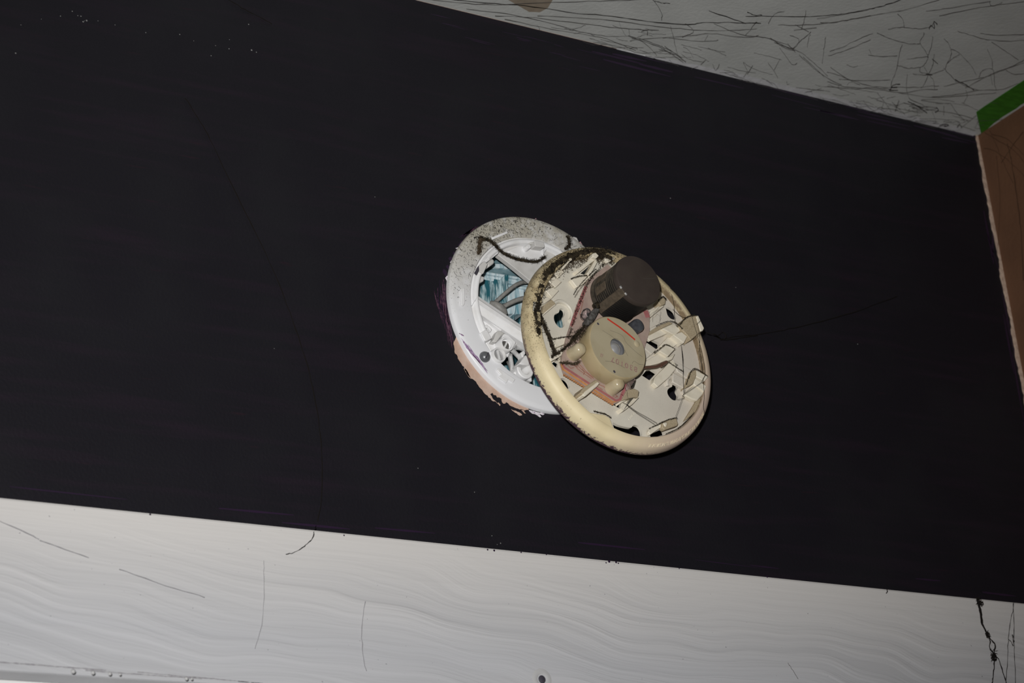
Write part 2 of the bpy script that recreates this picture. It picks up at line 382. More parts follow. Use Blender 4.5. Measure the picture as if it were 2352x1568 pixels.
st.add([Vector((x * MM - ceil.location.x, y * MM, -.00605)) for x, y in pts] + [Vector((x * MM - ceil.location.x, y * MM, -.0058)) for x, y in pts], [list(range(8)), list(range(8, 16))[::-1]] + [[i, (i + 1) % 8, 8 + (i + 1) % 8, 8 + i] for i in range(8)])
for i, v in enumerate(st.v): st.v[i] = (v[0], v[1] - ceil.location.y, v[2])
st.build('stain_patch', M['stain'], ceil, 0, 0, 'tan water stain')

# ceiling paint and caulk filling the angle between ceiling and dark wall
mb = MB(); vs = []; N_ = 90; jj = 0.0
for i in range(N_ + 1):
    x = 90 + (XR - 4 - 90) * i / N_; jj = .7 * jj + random.gauss(0, .35); k = min(1, i / 30); hw = max(.3, .6 + 4.6 * k + jj)
    for y, z in ((0, ZC - .5 - .25 * k), (-hw, ZC), (0, ZC + .3)): vs.append((Vector((x, y, z)) + Vector((0, 0, ZB / MM))) * MM - ceil.location)
mb.add(vs, [[3 * i + a, 3 * i + 3 + a, 3 * i + 3 + (a + 1) % 3, 3 * i + (a + 1) % 3] for i in range(N_) for a in range(3)])
mb.build('caulk_bead', M['caulkwhite'], ceil, 0, 60, 'white painted caulk in the ceiling angle')
# green masking tape left on the ceiling along the right wall
L_ = [(408.6, -30.5)] + [(408.2 + random.gauss(0, .12), -30 - i * 10) for i in range(1, 60)]
R_ = [(436.9, -5.0), (436.8, -13.0)] + [(434.6 + random.gauss(0, .6) - 1.2 * (i % 7 == 3), -17 - i * 5.2) for i in range(1, 110)]
tpts = L_ + R_[::-1]
mb = MB(); n = len(tpts); o0 = Vector((422, -300, 0))
mb.add([Vector((x - 422, y + 300, -.35)) * MM for x, y in tpts] + [Vector((x - 422, y + 300, 0)) * MM for x, y in tpts], [list(range(n)), list(range(n, 2 * n))[::-1]] + [[i, (i + 1) % n, n + (i + 1) % n, n + i] for i in range(n)])
tape = mb.build('masking_tape', M['tape'], None, 0, 0, None, None, ORG + Vector((422, -300, ZC)) * MM)
tag(tape, 'strip of green masking tape stuck to the ceiling above the terracotta wall', 'tape')

# old paint round the base ring, brush strokes, splashes
poly('undercoat_patch', rough([(-68.7,-29.6),(-68.7,-36.1),(-66.6,-40.6),(-64.8,-43.1),(-62.3,-47.0),(-61.1,-50.1),(-59.3,-52.2),(-56.5,-53.5),(-53.9,-56.1),(-51.3,-59.2),(-48.7,-62.3),(-46.0,-64.6),(-42.7,-66.9),(-39.9,-68.0),(-40.5,-66.9),(-43.1,-64.8),(-44.6,-62.3),(-42.7,-61.0),(-39.5,-63.8),(-36.3,-64.2),(-35.2,-67.5),(-33.0,-66.2),(-30.5,-68.0),(-25.4,-69.5),(-20.7,-69.7),(-16.5,-69.4),(-13.6,-69.6),(-10.6,-70.0),(-6.5,-70.0),(4.6,-67.8),(-0.2,-56.5),(-29.5,-52.2),(-45.7,-38.2),(-56.0,-23.4),(-66.0,-24.9)]), M['peach'], wall, label='peach undercoat showing below the ring')
for p in ([(-29.6,-70.5),(-26.9,-72.6),(-23.6,-74.3),(-21.7,-73.8),(-21.9,-73.0),(-25.1,-71.8)], [(-39.9,-67.7),(-38.0,-69.5),(-37.5,-68.5),(-38.8,-67.2)], [(-21.9,-70.1),(-19.8,-72.2),(-18.6,-72.1),(-19.9,-70.1)], [(-62.8,-46.8),(-61.3,-49.6),(-60.3,-51.3),(-58.8,-53.0),(-57.7,-53.4),(-59.6,-49.9),(-61.7,-46.9)]):
    poly('undercoat_flake', rough(p, .2), M['peach'], wall)
for p in ([(-16.5,-68.4),(-13.6,-69.1),(-9.3,-68.3),(-6.5,-69.8),(-4.2,-70.6),(-5.5,-71.8),(-8.4,-70.8),(-6.9,-73.1),(-8.1,-73.5),(-10.9,-72.0),(-14.4,-71.3),(-15.8,-70.2)], [(4.5,-68.1),(2.0,-69.0),(0.2,-68.9),(0.7,-69.4),(1.9,-69.5)],
          [(-70.9,15.2),(-69.1,17.1),(-67.6,19.2),(-67.9,16.8),(-68.6,13.3),(-69.8,12.4),(-70.2,14.0)], [(-66.2,27.1),(-64.2,30.0),(-62.5,32.2),(-61.5,31.9),(-63.8,28.9),(-65.5,26.2)], [(-61.2,38.0),(-59.3,39.0),(-57.7,40.3),(-55.7,40.1),(-57.3,39.1),(-59.4,37.8)], [(-21.2,65.9),(-19.1,66.1),(-16.4,66.8),(-16.2,65.9),(-18.7,65.1),(-20.5,65.2)], [(-53.2,45.1),(-50.4,47.1),(-48.3,48.0),(-49.2,46.8),(-52.2,44.9)], [(-34.2,58.6),(-33.1,59.0),(-32.9,58.5),(-33.9,58.0)]):
    poly('plaster_flake', rough(p, .22), M['white_flake'], wall)
for p in ([(-12.5,66.9),(-9.5,68.0),(-7.2,69.4),(-5.6,69.2),(-6.6,68.0),(-10.1,66.9)], [(-12.8,66.4),(-11.4,67.6),(-10.2,67.9),(-10.8,67.0)], [(-9.9,67.6),(-7.7,69.3),(-5.9,69.6),(-5.9,68.3),(-7.2,67.8),(-8.1,68.4)], [(-4.1,69.7),(-2.6,70.3),(-2.5,69.5),(-3.9,69.1)], [(-1.1,70.1),(1.3,70.8),(1.5,70.2),(-0.9,69.7)], [(4.2,71.4),(5.1,71.7),(5.0,71.0),(4.3,70.9)], [(37.5,59.4),(39.5,60.3),(40.7,58.3),(40.2,56.8),(37.8,56.7)]):
    poly('undercoat_flake', rough(p, .15), M['pink_flake'], wall)
# dry brush strokes left of the ring: each stroke a thin film
def stroke(a, b, wd, m_, parent, w=.06, name='brush_stroke', bend=.0):
    a = Vector(a); b = Vector(b); d = b - a; nn = Vector((-d.y, d.x)).normalized(); L = []; Rr = []
    for i in range(7):
        t = i / 6; p = a + d * t + nn * bend * math.sin(math.pi * t); hw = wd * (.25 + .75 * math.sin(math.pi * min(1, t * .9 + .08))) * random.uniform(.7, 1.2) * .5
        L.append(tuple(p + nn * hw)); Rr.append(tuple(p - nn * hw))
    return MB().prism(L + Rr[::-1], 0, w).build(name, m_, parent, 0, 0)
A_ = [(-79.9,4.4),(-78.5,4.2),(-77.1,5.8),(-75.3,9.4),(-73.6,11.6),(-72.5,12.2),(-71.8,9.5),(-71.5,7.2),(-70.9,8.2),(-75.0,4.3),(-76.7,1.7),(-72.8,3.7)]
B_ = [(-75.3,-12.7),(-74.3,-14.7),(-75.1,-17.0),(-72.5,-19.9),(-72.0,-24.7),(-71.9,-29.6),(-70.8,-26.7),(-69.6,-29.8),(-69.0,-32.9),(-70.3,-30.9),(-70.9,-21.8),(-68.5,-33.9)]
for i in range(46):
    k = i % 12; a = Vector(A_[k]) + Vector((random.gauss(0, .5), random.gauss(0, 1.5))); b = Vector(B_[k]) + Vector((random.gauss(0, .7), random.gauss(0, 2)))
    stroke(a, b, random.uniform(.12, .6), M[random.choice(['purple', 'purple', 'mauve', 'purple_dark'])], wall, .05 + .01 * (i % 5), bend=random.uniform(-1.5, -.2))
for i in range(12):
    a = Vector([(-57.9,42.9)][0]); b = Vector([(-39.2,57.3)][0]); o_ = Vector((-.5, .8)) * random.uniform(-1, 3)
    stroke(a + o_ + (b - a) * random.uniform(0, .4), a + o_ + (b - a) * random.uniform(.5, 1.0), random.uniform(.3, .7), random.choice([M['purple_dark'], M['purple']]), wall)
for a, b in zip([(-71.5,21.4),(-69.2,24.2),(-66.1,30.9),(-63.2,34.7),(-58.3,39.4)], [(-69.9,16.5),(-66.4,22.3),(-64.4,27.8),(-60.9,33.2),(-53.7,45.0)]):
    stroke(a, b, 3.2, M['purple_dark'], wall, .05)
for i in range(16):                                                  # undercoat grinning through near the ceiling
    x = random.uniform(-120, 60); z = 214 - random.random() ** 2 * 22
    stroke((x, z), (x + random.uniform(8, 26), z + random.uniform(-.6, .4)), random.uniform(.2, .7), M['purple_dark'], wall, .03)
for i in range(14):
    z = random.uniform(-150, 210); stroke((XR - random.uniform(1, 9), z), (XR - random.uniform(1, 9), z - random.uniform(20, 60)), random.uniform(.8, 2.4), M['purple_dark'], wall, .04)
for i in range(18):
    x = random.uniform(60, 425); z = ZC - random.uniform(1.5, 12); stroke((x, z), (x + random.uniform(20, 60), z + random.uniform(-1, 1)), random.uniform(.5, 2.0), M['purple_dark'], wall, .04)
for i in range(12):
    x = random.uniform(-370, 380); z = -170 + random.uniform(1, 14); stroke((x, z), (x + random.uniform(20, 70), z + random.uniform(-1, 1)), random.uniform(.5, 1.6), M['purple_dark'], wall, .04)
def on_trim(pts): return [(x - trim.location.x / MM, z - (trim.location.z - ZB) / MM) for x, z in pts]
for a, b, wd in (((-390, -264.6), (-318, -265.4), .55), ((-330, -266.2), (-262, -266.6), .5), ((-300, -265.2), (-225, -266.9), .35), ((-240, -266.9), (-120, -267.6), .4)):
    mb = MB(); mb.prism(on_trim(rough(ragged(a, b, 24, .12, wd), .08)), 8.96, 9.06); mb.build('edge_streak', M['streak'], trim, 0, 0, 'grey streak along the lower edge')  # uneven dark grey strips just above the casing's lower edge
for p, r in zip(on_trim([(21.2,-173.7),(26.5,-173.8),(28.1,-174.3),(18.7,-174.8),(-44.3,-173.7),(-68.5,-174.2),(-63.8,-174.3),(-25.8,-173.4),(-289.8,-173.9),(75.6,-173.6),(147.0,-173.0),(-167.3,-174.5)]), (.9, .7, .5, .5, .5, .6, .7, .4, .6, .4, .7, .5)):
    mb = MB(); mb.prism(rough(circle(p, r, 7), .12), 8.95, 9.1); mb.build('paint_fleck', M['purple_dark'], trim, 0, 0, 'dark purple fleck of wall paint')
sp = [(-316.4,148.0),(-315.6,148.8),(-314.1,149.4),(-306.7,150.9),(-295.5,150.7),(-331.1,148.5),(-343.4,143.4),(-317.8,151.6),(-319.8,151.5),(-323.4,153.7),(-359.8,116.0),(-242.5,151.6),(-227.4,151.6),(-217.4,158.3),(-202.0,154.2),(-218.0,151.5),(-230.8,143.5),(-251.9,154.1),(-275.0,150.0),(-356.4,136.3),(-203.2,172.9),(-198.7,153.4),(-118.9,64.7),(-62.8,-130.4),(-49.5,-163.4),(-46.9,-162.3),(-102.4,-119.0),(-52.8,-158.0),(-197.2,-52.5),(121.5,108.4),(169.5,47.1),(275.7,19.1)]
for i, (x, z) in enumerate(sp):
    r = random.uniform(.3, .55) * (1.25 if i in (0, 2, 14, 10) else .85)
    MB().lathe([(0.01, .3), (r * .7, .22), (r, 0)], (x, z), 8).build('paint_speck', M['speck'], wall, 0, 60)

# ------------------------------------------------------------------ blue junction box in the hole behind the ring
jb = thing('junction_box', 'worn teal boarded junction recess behind the white base ring', 'junction box', ORG + V3(0, 0, -14))
JO = 14
def J(name, pts, w0, w1, m_, label=None, bevel=.3):
    return MB().prism(pts, w0 + JO, w1 + JO).build(name, m_, jb, bevel, 30, label)
MB().lathe([(53.2, 13), (53.2, -32), (55, -32), (55, 13)], (0, 0), 48).build('side_wall', M['bluedark'], jb)
mb = MB(); mb.prism(circle((0, 0), 54.5, 48), -46 + JO, -43 + JO); mb.build('back_panel', M['bluedark'], jb)
J('board', [(-19.1,50.9),(-2.8,53.6),(5.4,48.6),(-11.6,46.1),(-13.9,48.3)], -42, -31, M['bluegrey'])
J('board', [(-15.9,46.3),(-5.2,48.3),(1.0,45.1),(-13.7,44.1)], -42, -27, M['bluepale'])
J('board', [(-21.1,43.0),(2.9,45.9),(10.2,41.9),(-21.5,39.5)], -42, -29, M['bluegrey'])
for k in range(4):
    a = [(-25.6,38.0),(9.9,38.6)]; o_ = -k * 2.15
    J('ledge_strip', [(a[0][0], a[0][1] + o_), (a[1][0], a[1][1] + o_), (a[1][0], a[1][1] + o_ - 1.75), (a[0][0], a[0][1] + o_ - 1.75)], -42, -24 - .7 * (k % 2), M['bluepale'])
J('board', [(-28.8,32.9),(-17.9,33.5),(-20.0,20.4),(-22.6,10.0),(-36.6,7.9),(-33.7,19.6)], -42, -24.5, M['bluewood'])
J('board', [(-17.5,33.4),(-11.3,33.3),(-13.1,22.9),(-15.8,11.1),(-21.8,10.2)], -42, -23.5, M['bluewood'])
J('post', [(-11.8,34.8),(-9.5,37.0),(-7.5,37.1),(-8.7,27.0),(-11.0,15.8),(-14.8,15.2)], -42, -21, M['bluedark'] if 0 else M['bluewood'])
J('board', [(-3.5,35.0),(1.5,35.8),(-0.6,21.4),(-3.6,11.0),(-11.0,9.8),(-6.4,24.8)], -42, -26, M['bluepale'])
J('board', [(2.6,36.3),(4.1,36.5),(1.6,21.8),(-2.0,11.2),(-3.2,11.0)], -42, -26.4, M['bluepale'])
J('board', [(4.5,36.6),(8.2,37.2),(6.6,22.5),(5.5,12.4),(-1.1,11.4)], -42, -26.2, M['bluepale'])
J('board', [(-1.7,16.5),(-0.2,16.8),(-1.8,7.4),(-3.0,7.2)], -42, -27.5, M['bluegrey'])
J('board', [(-9.2,4.0),(6.7,8.7),(5.8,0.6),(-6.7,-1.3)], -42, -30, M['bluewood'])
J('board', [(8, -20), (40, -20), (40, 26), (12, 26)], -42, -29, M['bluewood'])
J('board', [(-20, -46), (20, -46), (26, -24), (-30, -24)], -42, -33, M['bluewood'])

# ------------------------------------------------------------------ base ring on the wall
base = thing('detector_base', 'round white plastic mounting ring screwed to the dark wall, soiled at its top', 'mounting ring', ORG + Vector((-.0006, 0, 0)))
def ring_h(r):                                                        # height of the ring's face
    P = [(54, 4.3), (56, 4.6), (66.0, 4.1), (68.8, 3.6), (69.7, 2.6), (69.9, 0)]
    for (a, b), (c, d) in zip(P, P[1:]):
        if a <= r <= c: return b + (d - b) * (r - a) / (c - a)
    return 0
MB().lathe([(69.9, 0), (69.7, 2.6), (68.8, 3.6), (66.0, 4.1), (56, 4.6), (54.5, 4.4), (54, 3.8), (54, -1), (56, -1), (56, 0)], (-.8, -.3), n=160).build('ring', M['ring'], base, 0, 40)
MB().lathe([(54, -3), (54.1, 3.0), (53.6, 3.4), (53.1, 3.5), (52.6, 4.6), (51.8, 5.5), (50.6, 5.7), (49.7, 5.4), (49.2, 4.6), (49.0, -4)], n=120, a0=48, a1=211, skip=lambda a, q: 141 < a < 146 and q in (5, 6, 7), closed=True).build('inner_flange', M['ringin'], base, 0, 40)
def T(name, pts, w0, w1, m_='ringin', bevel=.35, label=None, parent=None):
    return MB().prism(pts, w0, w1).build(name, M[m_], parent or base, bevel, 30, label)
# T-shaped bayonet tabs on the ring's face
T('bayonet_tab', [(-63.1,5.9),(-62.1,7.0),(-59.4,7.5),(-60.6,-3.8),(-61.7,-5.4),(-63.6,-5.4),(-62.6,1.5)], 4, 5.6)
T('bayonet_tab', [(-35.0,48.0),(-26.0,52.9),(-22.7,54.8),(-21.7,53.4),(-25.6,51.3),(-34.1,46.7)], 4, 5.6)
T('bayonet_tab', [(-40.6,-47.2),(-39.5,-45.6),(-27.3,-51.8),(-28.9,-54.1),(-32.6,-52.6),(-34.2,-55.2),(-39.9,-51.8),(-37.8,-49.8)], 4, 5.6)
# crescent cover closing the top of the opening, with its stub, block and step
T('cover_plate', [(-28.6,38.3),(-17.1,31.4),(-5.9,24.0),(2.0,19.5),(17.1,31.7),(19.1,48.8),(12.7,53.6),(3.8,55.1),(-7.0,52.7),(-17.9,48.4),(-24.6,43.8)], -3, 1, 'ringgrey')
T('cover_step', [(-22.5,40.8),(-14.9,39.7),(-9.9,37.1),(2.3,38.7),(6.0,43.2),(10.3,48.4),(7.3,49.8),(-3.4,49.0),(-14.2,46.2)], 0.5, 3, 'ringin', .8)
c = [(-8.0,44.9)][0]; MB().lathe([(0.01, 8), (1.4, 8), (1.55, 7.8), (2.0, 2.5)], c, 20).build('stub', M['ringin'], base)
T('stop_block', [(-3.7,49.3),(-2.3,50.0),(3.7,49.6),(4.1,46.6),(3.7,45.7),(-3.6,45.5)], 2, 9, 'ringgrey')
T('stop_block', [(-6.0,49.2),(-2.4,50.3),(-1.6,49.4),(-5.0,48.0)], 1, 6, 'ringgrey')
MB().lathe([(7, 2), (7.6, 3.8), (8.4, 4), (8.8, 2)], [(14.0,43.3)][0], 28).build('boss_ring', M['ringin'], base)
# retaining lugs on the left of the opening
T('retaining_lug', [(-48.8,23.4),(-44.3,28.4),(-40.9,27.1),(-45.2,19.4),(-48.6,20.9)], -1, 7, 'ringgrey')
T('retaining_lug', [(-39.4,29.8),(-34.5,34.0),(-33.0,32.6),(-33.3,30.6),(-37.9,27.0)], -4, 3, 'ringgrey', .8)
T('retaining_lug', [(-42.0,30.3),(-34.6,38.6),(-30.1,38.8),(-30.4,37.4),(-40.0,29.6)], -2, 4.6, 'ringin')
T('notch', [(-52.2,18.7),(-48.4,24.5),(-48.5,20.8),(-50.6,17.4)], 6.6, 7.3, 'nail', 0, 'dark notch in the ring')
T('retaining_lug', [(-45.6,20.5),(-41.2,19.9),(-42.1,16.7),(-46.5,14.3)], -4, 2, 'ringgrey', .6)
# cross bar
a, b = [Vector(p) for p in [(-52.0,0.7),(-12.2,-19.5)]]
d = (b - a).normalized(); nn = Vector((-d.y, d.x)); prof = [(-5.6, -4), (-5.6, 2.2), (-4.6, 3.6), (-1.8, 4.8), (-1.5, 5.4), (1.5, 5.4), (1.8, 4.9), (4.4, 4.0), (5.6, 2.0), (5.6, -4)]
mb = MB(); ends = [a - d * 0, b + d * 16]; vs = []
for e in ends: vs += [V3(*(e + nn * p), w) for p, w in prof]
k = len(prof); mb.add(vs, [[i, (i + 1) % k, k + (i + 1) % k, k + i] for i in range(k)] + [list(range(k)), list(range(k, 2 * k))[::-1]])
mb.build('cross_bar', M['ringin'], base, .5, 35)
MB().lathe([(3.0, 0), (4.6, 4.2), (5.6, 4.0), (6.2, 0)], [(-45.5,-4.1)][0], 24, 20, 220).build('bar_boss', M['ringin'], base)
# terminal plate, contact ribs, terminal posts and screws
T('terminal_plate', [(-45.5,-5.9),(-40.4,-8.4),(-29.2,-14.7),(-24.1,-17.0),(-17.6,-21.3),(-20.5,-26.1),(-23.7,-28.2),(-26.0,-32.9),(-37.9,-33.0),(-42.4,-25.4),(-47.9,-15.3)], -6, -2, 'ringin', .4)
ra, rb = [Vector(p) for p in [(-40.6,-4.4),(-25.9,-14.1)]]
for i in range(12):
    p = ra.lerp(rb, i / 11); t = Vector((.28, -1)).normalized()
    mb = MB(); mb.prism([tuple(p + t * -1 + Vector((-.75, 0))), tuple(p + t * -1 + Vector((.75, 0))), tuple(p + t * 8 + Vector((.75, 0))), tuple(p + t * 8 + Vector((-.75, 0)))], -5, -1 + .5 * (i % 3)); mb.build('contact_rib', M['wire' if i % 3 else 'wirew'], base, .2)
T('edge_rib', [(-42.4,-9.9),(-40.9,-10.0),(-30.9,-15.9),(-31.8,-16.9)], -3, 1, 'ringin', .3)
T('retaining_lug', [(-50.6,-22.7),(-46.7,-20.0),(-45.3,-20.6),(-42.7,-25.7),(-46.9,-28.0),(-48.1,-27.9)], -3, 6, 'ringin', .5)
T('retaining_lug', [(-44.4,-15.5),(-42.8,-14.1),(-40.9,-15.5),(-39.2,-16.9),(-40.3,-19.0),(-41.9,-16.4),(-43.7,-16.7)], -3, 2, 'ringin', .4)
T('contact_arm', [(-37.0,-20.1),(-35.2,-17.6),(-32.6,-17.8),(-30.0,-19.1),(-32.6,-20.8),(-35.2,-23.7),(-37.3,-26.4),(-40.5,-26.1),(-38.8,-23.9)], -3, 3, 'ringgrey', .8)
T('terminal_block', [(-30.6,-18.7),(-27.3,-19.1),(-21.6,-23.7),(-24.2,-28.8),(-26.9,-29.4),(-32.3,-26.9),(-32.8,-22.9)], -3, 2.4, 'ringin', .6)
def post(c, r, h, ri, depth, mname, slot_deg, name='terminal_post', screw=True):
    MB().lathe([(r * 1.08, -3), (r, h - .5), (r - .35, h), (ri + .2, h), (ri, h - .4), (ri, h - depth)], c, 36).build(name, M['ringin'], base, 0, 40)
    if screw:
        s = thing_part = MB().lathe([(0.01, h - depth + .9), (ri * .8, h - depth + .7), (ri * .98, h - depth)], c, 24).build('terminal_screw', M[mname], base, 0, 40, 'steel slotted terminal screw')
        t = math.radians(slot_deg); mb = MB(); mb.box(c, (ri * .86, .55, slot_deg), 0, h - depth + .5, h - depth + 1.5); mb.build('screw_slot', M['bead'], s, 0)
post([(-38.4,-36.7)][0], 5.0, 7, 3.9, 2.5, 'metal', 100)
post([(-30.5,-27.2)][0], 4.9, 5, 3.6, 3.2, 'greycomp', 60)
mb = MB(); mb.lathe([(3.2, -6), (3.2, 3.4), (3.6, 4), (5.6, 4), (6.2, 3.4), (6.6, -6)], [(-17.6,-43.0)][0], 36, 170, 440, None, True); mb.build('screw_boss', M['ringin'], base, 0, 40)
T('boss_foot', [(-25.1,-45.0),(-21.8,-42.2),(-19.9,-42.7),(-17.9,-44.5),(-11.3,-44.6),(-11.2,-49.4),(-16.9,-48.4),(-21.5,-47.0)], -5, 1, 'ringin', .6)
T('boss_foot', [(-22.7,-40.0),(-20.8,-37.9),(-16.9,-32.8),(-14.4,-35.2),(-14.7,-40.3),(-19.9,-40.3)], -5, 5, 'ringin', .8)
T('boss_foot', [(-17.7,-30.0),(-15.0,-27.6),(-14.1,-30.0),(-16.8,-33.9)], -5, 1, 'ringin', .6)
# the fixing screw through the ring
sc = [(-48.5,-38.9)][0]
s = MB().lathe([(0.01, 8.0), (1.6, 7.7), (2.9, 6.8), (3.6, 5.4), (3.7, 4.2)], sc, 28).build('mounting_screw', M['darkmetal'], base, 0, 60, 'dark domed steel screw')
mb = MB(); mb.box(sc, (2.3, .35, 60), 0, 7.1, 7.95); mb.build('screw_slot', M['nail'], s, 0)
# lilac smears of wall paint on the ring
SA = [(-66.5,-26.6),(-65.4,-28.1),(-64.1,-29.0),(-62.5,-30.9),(-60.9,-32.3),(-60.0,-34.3),(-58.4,-35.7),(-56.8,-37.6),(-55.2,-39.6),(-53.7,-41.5),(-64.8,-27.4),(-67.3,-22.9),(-65.4,-24.3)]
SB = [(-62.0,-31.4),(-60.5,-33.6),(-57.9,-37.2),(-55.7,-38.5),(-54.2,-41.0),(-52.1,-43.2),(-51.0,-43.8),(-49.4,-45.7),(-47.9,-47.4),(-46.8,-48.3),(-56.3,-38.1),(-65.5,-25.4),(-62.7,-26.6)]
for i in range(26):
    a = Vector(SA[i % 13]) + Vector((random.gauss(0, .5), random.gauss(0, .5))); b = Vector(SB[i % 13]) + Vector((random.gauss(0, .5), random.gauss(0, .5)))
    nn = Vector((-(b - a).y, (b - a).x)).normalized(); up_ = []; dn = []; wd = random.uniform(.15, .6)
    for k in range(10):
        p = a.lerp(b, k / 9); hw = wd * random.uniform(.6, 1.2) * math.sin(math.pi * (k + .5) / 10)
        for s_, l in ((1, up_), (-1, dn)):
            q = p + nn * hw * s_
            e = q - Vector((-.8, -.3)); r_ = min(e.length, 69.1); e = e * (r_ / e.length)
            l.append(V3(e.x - .8, e.y - .3, ring_h(r_) + .06 + .004 * i))
    mb = MB(); mb.add(up_ + dn, [[k, k + 1, 11 + k, 10 + k] for k in range(9)]); mb.build('paint_smear', M['lilac' if i % 3 else 'mauve'], base, 0, 60, 'lilac smear of wall paint')
# soot specks caught on the ring
mb = MB()
def speck():
    while 1:
        a = random.gauss(math.radians(118), math.radians(34)); r = random.uniform(55.5, 68.9)
        if random.random() < math.exp(-((a - math.radians(118)) / .9) ** 2): break
    return V3(r * math.cos(a) - .8, r * math.sin(a) - .3, ring_h(r) + .12)
for _ in range(520):
    p = speck(); L = random.choice([.4, .5, .7, .9, 1.2, 2.2]); ang = random.uniform(0, 6.28); path = [p]
    for k in range(3):
        ang += random.gauss(0, .9); path.append(path[-1] + Vector((math.cos(ang), 0, math.sin(ang))) * L * MM / 2)
    mb.tube(path, random.uniform(.07, .17), 3, False)
mb.build('soot_speck', M['web'], base, 0, 60, None, 'stuff')

def band(P, wid, height, nfib, name, parent, m_, ln=(.9, 3.0), core=True, r=.11, corer=.5):
    """matted dust lying along the path P [(u,v,w)]: a lumpy core and loose fibres"""
    Q = smoothpath([V3(*p) for p in P], 5); mb = MB()
    if core:
        for _ in range(5):
            mb.tube([q + Vector((random.gauss(0, wid * .3), random.gauss(0, height * .2), random.gauss(0, wid * .3))) * MM for q in Q], [random.uniform(.2, 1.0) * wid * corer for q in Q], 6)
    def pt():
        i = random.random() * (len(Q) - 1); k = int(i); q = Q[k].lerp(Q[k + 1], i - k)
        return q + Vector((random.gauss(0, wid * .5), -abs(random.gauss(0, height * .5)), random.gauss(0, wid * .5))) * MM, Vector((0, -.4, 0))
    fuzz(mb, pt, nfib, ln, r)
    return mb.build(name, m_, parent, 0, 60, None, 'stuff')
P3 = lambda pts, w: [(x, y, w) for x, y in pts]
band(P3([(-42.5,45.3),(-38.4,45.0),(-35.4,43.6),(-32.8,41.6),(-30.7,39.5),(-27.8,37.6),(-23.3,36.2),(-17.7,35.1),(-12.0,34.9),(-6.8,35.1),(-0.4,36.4),(5.3,40.3)], 6), 1.25, 1.2, 1500, 'dust_clump', base, M['dust'], (.6, 1.8), True, .085, .42)
band(P3([(-43.5,46.1),(-44.8,43.0),(-45.7,38.9),(-45.9,37.0),(-46.4,34.5)], 5.5), 1.9, 1.2, 420, 'dust_clump', base, M['dust2'], (.6, 1.8), True, .09, .5)
band(P3([(26.4,59.2),(27.2,56.0),(26.1,52.0),(23.2,49.5)], 5), 1.6, 1.5, 260, 'dust_clump', base, M['dust'], (.8, 2.2), True, .09, .4)
band(P3([(-50.0,44.9),(-45.8,45.8),(-42.7,46.1)], 6.6), .3, .3, 40, 'dust_clump', base, M['web'], (.8, 2), False)
T('plaster_chip', [(31.2,60.6),(32.9,61.5),(35.3,61.3),(36.7,58.3),(35.0,56.6),(31.7,56.3)], 0, 3, 'ringgrey', .4, 'grey chip of plaster beside the ring')

# ------------------------------------------------------------------ wires in the recess
def wire(name, pts, ws, r, m_, label, group=None):
    Q = smoothpath([Vector(V3(x, y, w)) for (x, y), w in zip(pts, ws)], 6); o = Q[0].copy()
    ob = MB().tube([q - o for q in Q], r, 12).build(name, m_, None, 0, 60, None, None, ORG + o); return tag(ob, label, 'wire', group)
wire('electrical_wire', [(-29.0,6.8),(-24.6,11.2),(-18.3,17.2),(-11.6,23.1),(-5.7,26.9),(-0.6,28.9),(5.0,29.2),(14.3,29.0)], [-20, -16, -12, -11, -11, -12, -10, -6], 1.35, M['wire'], 'upper grey wire arching over the teal boards behind the cream detector')
wire('electrical_wire', [(-24.9,5.4),(-19.2,8.5),(-14.0,11.4),(-8.9,13.8),(-2.6,15.9),(4.8,15.7),(12.7,14.9)], [-16, -13, -11, -10, -10, -10, -6], 1.6, M['wire'], 'lower grey wire curving off to the detector just above the white cross bar')
wire('electrical_wire', [(-23.7,-27.1),(-21.9,-27.8),(-18.7,-29.4),(-14.8,-32.2),(-12.3,-34.4)], [-3, -3, -4, -5, -8], 1.6, M['wirew'], 'pale wire slanting from the terminal posts towards the slotted screw boss')
wire('electrical_wire', [(-24.4,-30.5),(-23.8,-31.9),(-22.8,-36.4),(-21.6,-41.3),(-20.9,-44.7)], [-3, -4, -5, -7, -10], 1.6, M['wirew'], 'pale wire dropping steeply from the slotted terminal post')
wire('electrical_wire', [(-22.1,-32.7),(-20.4,-34.8),(-18.3,-38.3),(-17.1,-40.1)], [-9, -10, -11, -12], 1.6, M['wire'], 'dark grey wire between the two pale terminal wires')
wire('electrical_wire', [(-18.1,-24.0),(-15.3,-23.8),(-12.3,-24.2),(-8.4,-24.1)], [-5, -5, -5, -6], 1.7, M['wirew'], 'short pale wire leaving the end of the terminal block')
wire('electrical_wire', [(-46.5,-1.6),(-42.6,-1.3),(-40.0,-1.1),(-37.3,-1.0),(-33.4,-1.2)], [-7, -6, -6, -6, -9], 1.25, M['redwire'], 'red wire showing below the upper end of the cross bar')
nutp = [(-24.6,7.9)][0]
wn = MB(); Q = [V3(nutp[0] + dx, nutp[1] + dy, -13 + dw) for dx, dy, dw in ((-3.5, 2.4, -2), (-1.5, 1, 0), (1.5, -1.2, 1), (4, -3, 1), (6, -5, 0))]
o = Q[0].copy(); nut = wn.tube([q - o for q in Q], [1.8, 2.7, 3.0, 2.8, 1.9], 10).build('wire_splice', M['wire'], None, 0, 60, None, None, ORG + o)
tag(nut, 'lumpy grey taped wire splice where the grey wires meet', 'wire splice')

